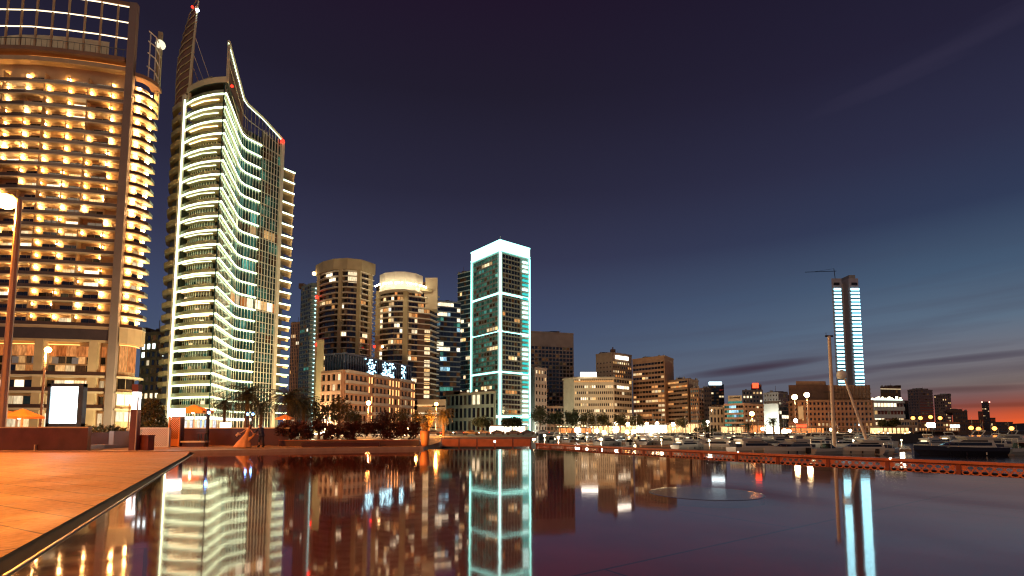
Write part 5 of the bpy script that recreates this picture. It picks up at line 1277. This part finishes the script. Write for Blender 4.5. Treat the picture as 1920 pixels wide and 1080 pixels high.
for q, d in ff: MB().obox(q-d*.06, q+d*.06, -.05, .05, ZB, .58).build('post', M_rdk, RF)
for (q, d), (q2, _) in zip(ff, ff[1:]): MB().obox(q+d*.08, q2-d*.08, -.015, .015, -.3, .5).build('panel', M_rred, RF)
MB().ribbon([fa, fb], -.1, .1, .56, .68).build('top_rail', M_rdk, RF)

# ------------------------------------------------------------------ foreground left
M_wallst = mat('polished_red_stone', (.085, .036, .03), .3, 0, .25, 1.5)
wp = [Vector((XP(px, Y), Y)) for px, Y in ((-120, 34.5), (-40, 33.6), (40, 33.2), (110, 33.1), (165, 33.3), (172, 33.8), (172, 34.8))]
t = thing('garden_wall', 'low curved polished stone wall under the glowing billboard', 'wall', (wp[3].x, 33.2, .16))
MB().ribbon(wp, -.5, 0, .16, 1.62).build('wall', M_wallst, t); MB().ribbon(wp, -.55, .05, 1.62, 1.70).build('coping', M_cream, t)
for px in (66,): 
    q = at(px, 840, 33.1); MB().box(q.x, q.x+.08, 33.0, 33.12, .16, .55).build('drain_pipe', M_cream, t)
t = thing('billboard', 'blank glowing white advertising light box behind the low wall', 'billboard', (at(116, 800, 35).x, 35, .16))
a, c_ = at(82, 718, 35), at(152, 804, 35)
xb0, xb1 = XP(84, 35), XP(151, 35); zb0, zb1 = ZP(803, 35)-1.0, ZP(719, 35)
b = MB(); b.box(xb0, xb1, 35, 35.35, zb0, ZP(794, 35)); b.box(xb0, xb1, 35, 35.35, ZP(725, 35), zb1); b.box(xb0, xb0+.2, 35, 35.35, zb0, zb1-.01); b.box(xb1-.34, xb1, 35.001, 35.35, zb0, zb1-.01); b.build('frame', mat('billboard_frame', (.07, .1, .12), .35, .4), t)
MB().box(xb0+.2, xb1-.34, 35.08, 35.2, ZP(794, 35), ZP(725, 35)).build('screen', emat('billboard_screen', (.86, 1, 1), 7), t)
# planter right of the wall
t = thing('planter', 'dark red stone planter with pale end pier right of the curved wall', 'planter', (XP(195, 38), 38, .16))
MB().box(XP(170, 38), XP(209, 38), 38, 39.6, .16, ZP(811, 38)).build('box', M_wallst, t); MB().box(XP(209, 38), XP(218, 38), 37.8, 39.6, .16, ZP(811, 38)+.1).build('pier', M_grey, t); MB().box(XP(166, 37), XP(206, 37), 36.6, 38, .16, .42).build('step', M_grey, t)
t = thing('shrub', 'yellow-lit bushy shrubs on top of the dark red planter', 'shrub', (XP(190, 39), 39, 1.3)); b = MB()
for i in range(9): leaves(b, (XP(158+i*7.5, 39), 38.9, ZP(806, 39)+.12*math.sin(i*2)), (.3, .45, .38), 110, .11, seed=50+i, shell=.3)
b.build('foliage', M_leafw, t)
t = thing('garden_wall', 'dark low wall with yellow plants between planter and light column', 'wall', (XP(230, 40), 40, .16)); MB().box(XP(218, 40), XP(241, 40), 40, 40.4, .16, ZP(812, 40)).build('wall', M_wallst, t)
b = MB()
for i in range(3): leaves(b, (XP(222+i*7, 41), 41, ZP(806, 41)), (.25, .3, .28), 80, .1, seed=70+i, shell=.3)
b.build('foliage', M_leafw, t)
# light column
x0, x1 = XP(247, 33.6), XP(258.5, 33.6); t = thing('light_column', 'square metal light column with glowing white upper panel', 'lamp', ((x0+x1)/2, 33.6, .16))
MB().box(x0, x1, 33.4, 33.8, .16, ZP(768, 33.6)).build('shaft', mat('red_brown_metal', (.2, .1, .09), .35, .5), t)
MB().box(x0+.03, x1-.03, 33.43, 33.77, ZP(768, 33.6), ZP(735, 33.6)).build('light_panel', emat('column_glow', (1, .95, .9), 3.0), t)
MB().box(x0, x1, 33.4, 33.8, ZP(735, 33.6), ZP(721, 33.6)).build('cap', mat('cap_brown', (.16, .05, .04), .5), t)
MB().box(x1+.01, x1+.05, 33.38, 33.46, .16, ZP(745, 33.6)).build('edge_strip', M_pale, t)
t = tag(MB().box(XP(260, 34), XP(281, 34), 33.9, 34.5, .16, ZP(817, 34)).box(XP(259, 34), XP(282, 34), 33.86, 34.54, ZP(817, 34), ZP(817, 34)+.05).build('litter_bin', mat('bin_red_metal', (.2, .06, .05), .4, .3)), 'dark red square litter bin beside the light column', 'bin')
# lattice panel
def lattice(b, x0, x1, Y, z0, z1, st, w, dy=.02):
    n = int((x1-x0+z1-z0)/st)+2
    for sgn in (1, -1):
        for i in range(n):
            s = x0-(z1-z0)+i*st; pts = []
            for k in (0, 1):
                pass
            # clip line x = s + t, z = z0 + t (or mirrored)
            t0 = max(0, x0-s); t1 = min(z1-z0, x1-s)
            if t1 <= t0: continue
            za, zb = (z0+t0, z0+t1) if sgn > 0 else (z1-t0, z1-t1)
            b.add([(s+t0-w, Y+dy*sgn, za), (s+t0+w, Y+dy*sgn, za), (s+t1+w, Y+dy*sgn, zb), (s+t1-w, Y+dy*sgn, zb)], [(0, 1, 2, 3)])
    return b
t = thing('lattice_fence', 'white diagonal lattice fence panel behind the light column', 'fence', (XP(290, 40), 40, .16))
xa, xc = XP(262, 40), XP(316, 40); zt = ZP(804, 40)
o = lattice(MB(), xa, xc, 40, .2, zt, .17, .028).build('lattice', M_pale, t); o.modifiers.new('solidify', 'SOLIDIFY').thickness = .015
b = MB(); b.box(xa-.1, xc+.1, 39.9, 40.1, zt, zt+.1); b.box(xa-.1, xc+.1, 39.9, 40.1, .16, .24)
for x in (xa-.1, xc, XP(240, 40)): b.box(x, x+.12, 39.92, 40.08, .16, zt)
b.build('frame', M_pale, t); MB().box(xa, xc, 40.3, 40.34, .16, zt).build('backing', mat('pink_backing', (.5, .33, .28), .8), t)
b = MB(); t = thing('hedge', 'green hedge top showing above the white lattice fence', 'hedge', (XP(290, 42), 42, .16))
for i in range(12): leaves(b, (XP(262+i*5, 42), 42, ZP(802, 42)), (.3, .5, .35), 90, .1, seed=90+i, shell=.3)
b.build('foliage', M_leaf, t)
# orange lattice kiosk with lamp box
t = thing('kiosk', 'orange lattice-fronted kiosk topped by a glaring white lamp box', 'kiosk', (XP(327, 41), 41, .16)); xa, xc = XP(317, 41), XP(337, 41)
M_or = mat('orange_paint', (.7, .28, .08), .5, 0, .1)
MB().box(xa+.08, xc-.08, 41.1, 41.7, .16, ZP(780, 41)).build('core', mat('kiosk_dark', (.12, .04, .02), .7), t)
o = lattice(MB(), xa, xc, 41, .75, ZP(783, 41), .16, .026).build('lattice', M_or, t); o.modifiers.new('solidify', 'SOLIDIFY').thickness = .015
MB().box(xa, xc, 40.95, 41.05, .22, .78).box(xa-.03, xa+.05, 40.93, 41.07, .16, ZP(781, 41)).box(xc-.05, xc+.03, 40.93, 41.07, .16, ZP(781, 41)).build('frame', M_or, t)
MB().box(xa-.05, xc+.05, 40.95, 41.5, ZP(780, 41), ZP(766, 41)).build('lamp_box', emat('lamp_box_glow', (1, 1, .95), 9), t)
# dark wall, table, bench, post
t = thing('garden_wall', 'long dark red wall behind the posing couple', 'wall', (XP(435, 44), 44, .16)); MB().box(XP(338, 44), XP(542, 44), 44, 44.5, .16, ZP(803.5, 44)).build('wall', mat('maroon_wall', (.04, .012, .012), .35, 0, .25, 1), t)
MB().box(XP(338, 44)-.05, XP(542, 44)+.05, 43.95, 44.55, ZP(803.5, 44), ZP(803.5, 44)+.08).build('coping', M_cream, t)
t = thing('bench', 'low dark bench slab at the foot of the long dark wall', 'bench', (XP(362, 41), 41, .16)); MB().box(XP(342, 41), XP(388, 41), 40.8, 41.5, .5, .62).build('seat', M_cream, t); MB().box(XP(344, 41), XP(386, 41), 40.9, 41.4, .16, .5).build('base', M_wallst, t)
t = thing('side_table', 'tall narrow dark table standing on the low bench', 'table', (XP(379, 41), 41.1, .62)); MB().box(XP(371, 41), XP(388, 41), 40.85, 41.35, 1.2, 1.28).build('table_top', M_wallst, t)
for px in (373, 385):
    for y in (40.9, 41.28): MB().box(XP(px, 41), XP(px, 41)+.06, y, y+.06, .62, 1.2).build('leg', M_metal, t)
for i, (px, Y, yt, lb) in enumerate(((389, 42.5, 766, 'dark post carrying a small blue lamp right of the bench'), (462, 60, 771, 'left of two dark posts with blue lamps before the sail tower'), (472, 60, 771, 'right of two dark posts with blue lamps before the sail tower'))):
    x = XP(px, Y); z = ZP(yt, Y); t = thing('lamp_post', lb, 'lamp', (x, Y, .16)); MB().tube([(x, Y, .16), (x, Y, z)], .13 if i == 0 else .09, 8).build('pole', M_black, t)
    MB().ball((x+.12, Y-.12, z-.35), .11 if i == 0 else .13, 8, 6).build('lamp_head', emat('blue_lamp_glow', (.15, .4, 1), 30), t)
q = at(423, 798, 58); t = thing('light_sign', 'small glaring white-cyan light box above the long dark wall', 'sign', (q.x, 58, .16)); MB().box(q.x-.55, q.x+.55, 57.9, 58, q.z-.3, q.z+.32).build('panel', emat('small_sign_glow', (.8, 1, 1), 7), t); MB().tube([(q.x, 58.05, .16), (q.x, 58.05, q.z)], .06, 6).build('post', M_metal, t)
# canopies
M_canvas = mat('orange_canvas', (.75, .34, .1), .8, 0, .1, 2)
def canopy(x0, x1, yt, yb, Y, label, glow=True):
    a, c_ = XP(x0, Y), XP(x1, Y); zt, zb = ZP(yt, Y), ZP(yb, Y); m_ = (a+c_)/2; t = thing('parasol', label, 'parasol', (m_, Y, .16), 0, 'orange canvas canopies')
    b = MB(); w = (c_-a)/2; b.add([(a, Y-w*.7, zb), (c_, Y-w*.7, zb), (c_, Y+w*.7, zb), (a, Y+w*.7, zb), (m_, Y, zt), (a, Y-w*.7, zb-.2), (c_, Y-w*.7, zb-.2), (c_, Y+w*.7, zb-.2), (a, Y+w*.7, zb-.2)], [(0, 1, 4), (1, 2, 4), (2, 3, 4), (3, 0, 4), (0, 5, 6, 1), (1, 6, 7, 2), (2, 7, 8, 3), (3, 8, 5, 0)])
    b.build('canvas', M_canvas, t); MB().tube([(m_, Y, .16), (m_, Y, zt)], .05, 6).build('pole', M_pale, t)
    if glow:
        MB().ball((m_, Y-.3, zb-.1), .14, 8, 6).build('lamp', M_globe, t)
canopy(-40, 20, 764, 777, 50, 'orange canopy at the left edge behind the tall lamp post'); canopy(14, 66, 766, 781, 47, 'orange canopy between the tall lamp post and the billboard'); canopy(337, 389, 759, 771, 54, 'orange canopy right of the glaring lamp box'); canopy(520, 548, 777, 784, 66, 'small orange canopy before the right foot of the sail tower')
for i, (px, Y) in enumerate(((40, 46), (30, 48))): 
    x = XP(px, Y); tag(MB().box(x-.06, x+.06, Y-.06, Y+.06, .16, ZP(783, Y)).build('white_post', M_pale), ['white post under the orange canopy nearest the billboard', 'thin white post beside the tall lamp post'][i], 'post')

# hedge planter
t = thing('planter', 'long dark red planter wall behind the far pool edge', 'planter', (XP(655, 43), 43, .16)); M_mar = mat('maroon_stone', (.05, .01, .009), .4, 0, .2, 1.2)
MB().prism([(XP(524, 42.4), 42.4), (XP(786, 43.6), 43.6), (XP(800, 47), 47), (XP(520, 47), 47)], .16, .62).build('planter_wall', M_mar, t)
MB().prism([(XP(524, 42.35), 42.35), (XP(786, 43.55), 43.55), (XP(786, 43.75), 43.75), (XP(524, 42.6), 42.6)], .62, .67).build('coping', M_rred, t)
MB().prism([(XP(566, 40.4), 40.4), (XP(712, 42), 42), (XP(712, 42.3), 42.4), (XP(566, 42.3), 42.3)], .16, .5).build('ledge', M_mar, t)
t = thing('hedge', 'long dark reddish hedge growing in the red planter', 'hedge', (XP(655, 45), 45, 1.0)); b = MB(); r = random.Random(5)
for i in range(60):
    px = 526+i*4.35; leaves(b, (XP(px, 45), 43.6+r.random()*2.2, .95+r.random()*.95), (.5, .7, .5), 150, .13, seed=200+i, shell=.2)
for i in range(260):
    px = 526+r.random()*262; x = XP(px, 45); z = 1.7; b.tube([(x, 45, z), (x+r.uniform(-.15, .15), 45, z+r.uniform(.3, 1.0))], [.03, .008], 3)
b.build('foliage', M_leafr, t)
# vase
q = G(797, 841, .16); t = thing('flower_pot', 'tall tapered orange flower pot at the corner of the far pool edge', 'pot', (q.x, 42.2, .16)); xq = XP(797, 42.2)
MB().lathe([(.22, .0), (.30, .12), (.36, .5), (.40, 1.0), (.42, 1.25), (.38, 1.27), (.34, 1.15)], (xq, 42.2, .16), 20).build('pot', M_or, t, True)
b = MB(); leaves(b, (xq, 42.2, 1.75), (.42, .42, .38), 260, .12, seed=9, shell=.2); b.build('flowers', mat('yellow_flowers', (.6, .38, .12), .7, 0, .4, 4), t)
l = bpy.data.lights.new('bulb', 'POINT'); l.energy = 60; l.color = (1, .4, .1); l.shadow_soft_size = .1
tt = thing('ground_spotlight', 'small spotlight on the kerb before the orange flower pot', 'spotlight', (xq, 41.3, .2)); MB().lathe([(.08, 0), (.1, .12)], (xq-.4, 41.4, .2), 8).build('housing', M_metal, tt)
o = bpy.data.objects.new('bulb', l); C.objects.link(o); o.parent = tt; o.matrix_parent_inverse = ROOTM[tt.name].inverted(); o.location = (xq-.5, 41.0, .8)

# ------------------------------------------------------------------ people
def skin_person(name, J, E, Rd, root=0, m_=None, parent=None, sub=1):
    me = bpy.data.meshes.new(name); me.from_pydata([tuple(v) for v in J], E, []); me.materials.append(m_)
    o = bpy.data.objects.new(name, me); C.objects.link(o)
    md = o.modifiers.new('skin', 'SKIN'); md.use_smooth_shade = True
    if not me.skin_vertices: 
        bpy.context.view_layer.objects.active = o
    sv = me.skin_vertices[0].data if me.skin_vertices else None
    if sv:
        for i, r_ in enumerate(Rd): sv[i].radius = (r_, r_*(.8 if r_ > .1 else 1)); sv[i].use_root = (i == root)
    s = o.modifiers.new('subdivision', 'SUBSURF'); s.levels = sub; s.render_levels = sub
    if parent: o.parent = parent; o.matrix_parent_inverse = Matrix.Identity(4)
    return o
M_skin = mat('skin', (.55, .3, .2), .6, 0, .05)
def body(pose, parent):
    """pose: joint positions relative to the feet; one connected figure"""
    J, E, Rd, idx = [], [], [], {}
    def v(n, p, r): idx[n] = len(J); J.append(Vector(p)); Rd.append(r)
    for n, p, r in pose['joints']: v(n, p, r)
    for a, b_ in pose['bones']: E.append((idx[a], idx[b_]))
    for hand, el_ in (('handL', 'elbowL'), ('handR', 'elbowR')):
        h = J[idx[hand]]; d = (h-J[idx[el_]]).normalized(); s = d.cross(Vector((0, 1, .3))).normalized()
        for k, (off, ln, bend) in enumerate(((-.032, .055, .3), (-.012, .075, .25), (.010, .08, .25), (.030, .07, .3), (.045, .04, .9))):
            b0 = h+s*off+d*(.04 if k < 4 else .0); b1 = b0+d*ln*.55+s*(.03 if k == 4 else 0); b2 = b1+d*ln*.4+Vector((0, 0, -ln*bend*.6))
            i0 = len(J); J.extend([b0, b1, b2]); Rd.extend([.010, .009, .007]); E.extend([(idx[hand], i0), (i0, i0+1), (i0+1, i0+2)])
    return skin_person('body', J, E, Rd, idx['pelvis'], M_skin, parent)
BON = [('pelvis', 'belly'), ('belly', 'chest'), ('chest', 'neck'), ('neck', 'head'), ('head', 'crownh'), ('head', 'nose'), ('chest', 'shL'), ('shL', 'elbowL'), ('elbowL', 'handL'), ('chest', 'shR'), ('shR', 'elbowR'), ('elbowR', 'handR'),
       ('pelvis', 'hipL'), ('hipL', 'kneeL'), ('kneeL', 'ankL'), ('ankL', 'toeL'), ('pelvis', 'hipR'), ('hipR', 'kneeR'), ('kneeR', 'ankR'), ('ankR', 'toeR')]
def person(px, Y, label, joints, rz=0):
    t = thing('person', label, 'person', (XP(px, Y), Y, .16), rz); o = body(dict(joints=joints, bones=BON), t); return t
def face(t, hc, d=Vector((.0, -1, 0))):
    s = Vector((d.y, -d.x, 0)); 
    for sg in (-1, 1):
        MB().ball(hc+d*.085+s*sg*.032+Vector((0, 0, .01)), .014, 6, 5).build('eye', M_black, t, False, True)
        MB().ball(hc+s*sg*.088, .026, 6, 5).build('ear', M_skin, t, False, True)
    MB().ball(hc+d*.088+Vector((0, 0, -.055)), .02, 6, 4, .35).build('mouth', mat('lips', (.4, .12, .1), .5), t, False, True)
# woman in the flowing ochre gown, leaning back to the left; facing right, arm out to the left with a bouquet
W_ = [('pelvis', (.05, 0, .98), .13), ('belly', (.12, 0, 1.14), .105), ('chest', (.2, 0, 1.33), .12), ('neck', (.27, 0, 1.49), .052), ('head', (.32, -.01, 1.60), .085), ('crownh', (.33, 0, 1.70), .075), ('nose', (.335, -.1, 1.60), .02),
      ('shL', (.04, 0, 1.40), .05), ('elbowL', (-.22, -.05, 1.2), .037), ('handL', (-.44, -.12, 1.04), .028), ('shR', (.36, -.02, 1.38), .05), ('elbowR', (.52, -.06, 1.18), .037), ('handR', (.66, -.08, 1.06), .028),
      ('hipL', (-.05, 0, .92), .1), ('kneeL', (-.14, -.02, .5), .07), ('ankL', (-.2, 0, .09), .045), ('toeL', (-.12, -.14, .03), .035), ('hipR', (.13, 0, .92), .1), ('kneeR', (.1, -.05, .5), .07), ('ankR', (.06, 0, .09), .045), ('toeR', (.14, -.14, .03), .035)]
pw = person(461, 39.3, 'woman in long flowing ochre gown holding a bouquet out to the left', W_)
M_gown = mat('ochre_gown', (.72, .36, .13), .6, 0, .12, 3)
rings = [((.24, 0, 1.42), .13, .10), ((.2, 0, 1.30), .155, .12), ((.1, 0, 1.1), .13, .11), ((.04, 0, .95), .19, .16), ((-.03, 0, .7), .32, .26), ((-.12, 0, .4), .47, .38), ((-.2, 0, .03), .64, .5)]
b = MB(); N = 28; vs = []
for j, (c, rx, ry) in enumerate(rings):
    for k in range(N):
        a = 2*math.pi*k/N; w = 1+.09*max(0, j-2)/4*math.sin(a*7+j*.4); vs.append((c[0]+rx*w*math.cos(a), c[1]+ry*w*math.sin(a), c[2]))
b.add(vs, [(j*N+k, j*N+(k+1) % N, (j+1)*N+(k+1) % N, (j+1)*N+k) for j in range(len(rings)-1) for k in range(N)])
g = b.build('gown', M_gown, pw, True, True)
b = MB(); vs = []; n1, n2 = 10, 7
for i in range(n1+1):
    t_ = i/n1; top = Vector((.25+.62*t_, -.12-.05*t_, .75+.42*t_**1.4)); 
    for k in range(n2+1):
        s_ = k/n2; vs.append(top+Vector((-.22*s_*(1-t_)-.12*s_, -.05*math.sin(i*1.3+k), -(.62-.38*t_)*s_)))
b.add(vs, [(i*(n2+1)+k, i*(n2+1)+k+1, (i+1)*(n2+1)+k+1, (i+1)*(n2+1)+k) for i in range(n1) for k in range(n2)])
o = b.build('gown_train', M_gown, pw, True, True); o.modifiers.new('solidify', 'SOLIDIFY').thickness = .012
b = MB(); b.ball((.33, .035, 1.64), .115, 10, 8, 1.05); b.ball((.30, .09, 1.5), .075, 8, 6, 1.8); b.build('hair', mat('dark_hair', (.05, .02, .015), .5), pw, True, True)
face(pw, Vector((.325, -.01, 1.60)))
b = MB(); r = random.Random(3)
q = Vector((XP(461, 39.3)-.5, 39.15, .16+1.0)); t = thing('bouquet', 'pale round bouquet held in the woman\'s left hand', 'bouquet', q)
for i in range(26): b.ball(q+Vector((r.gauss(0, .07), r.gauss(0, .06), r.gauss(0, .06))), .045, 6, 5)
b.build('blossoms', mat('pale_blossom', (.85, .66, .5), .6), t); MB().tube([q, q+Vector((.05, 0, -.22))], .022, 6).build('stems', M_leaf, t)
# man in navy suit reaching towards her, lifting the train
X_ = [('pelvis', (.1, 0, .95), .13), ('belly', (.06, 0, 1.12), .13), ('chest', (.0, 0, 1.34), .15), ('neck', (-.06, 0, 1.52), .06), ('head', (-.09, -.01, 1.64), .09), ('crownh', (-.1, 0, 1.74), .08), ('nose', (-.19, -.03, 1.64), .02),
      ('shL', (-.16, -.04, 1.42), .062), ('elbowL', (-.34, -.1, 1.22), .046), ('handL', (-.50, -.13, 1.08), .032), ('shR', (.17, .02, 1.41), .062), ('elbowR', (.14, -.14, 1.14), .046), ('handR', (-.1, -.2, 1.02), .032),
      ('hipL', (.0, 0, .9), .1), ('kneeL', (-.1, -.04, .5), .072), ('ankL', (-.06, 0, .09), .05), ('toeL', (-.2, -.04, .035), .04), ('hipR', (.2, 0, .9), .1), ('kneeR', (.2, -.02, .5), .072), ('ankR', (.26, .04, .09), .05), ('toeR', (.13, 0, .035), .04)]
pm = person(489, 39.6, 'man in navy suit lifting the train of the ochre gown', X_)
M_suit = mat('navy_suit', (.02, .03, .08), .6, 0, .15, 3)
D = {n_: Vector(p) for n_, p, r_ in X_}
b = MB(); b.tube([D['pelvis']-Vector((0, 0, .12)), D['pelvis'], D['belly'], D['chest'], D['chest']+Vector((-.02, 0, .1)), D['neck']-Vector((0, 0, .03))], [.19, .19, .17, .2, .19, .08], 12)
for s in 'LR': b.tube([D['sh'+s], D['elbow'+s], D['elbow'+s].lerp(D['hand'+s], .85)], [.085, .062, .048], 8); b.ball(D['sh'+s], .09, 8, 6)
b.build('jacket', M_suit, pm, True, True)
b = MB()
for s in 'LR': b.tube([D['pelvis']*.4+D['hip'+s]*.6, D['knee'+s], D['ank'+s]], [.125, .09, .075], 8)
b.build('trousers', mat('dark_trousers', (.02, .02, .035), .7), pm, True, True)
b = MB()
for s in 'LR': b.tube([D['ank'+s]-Vector((0, 0, .03)), D['toe'+s]+Vector((0, 0, .02))], [.06, .05], 8)
b.build('shoes', M_black, pm, True, True)
b = MB(); b.ball((-.07, .02, 1.685), .112, 10, 8, .95); b.build('hair', mat('brown_hair', (.12, .05, .03), .5), pm, True, True)
face(pm, Vector((-.09, -.01, 1.64)), Vector((-.75, -.66, 0)))
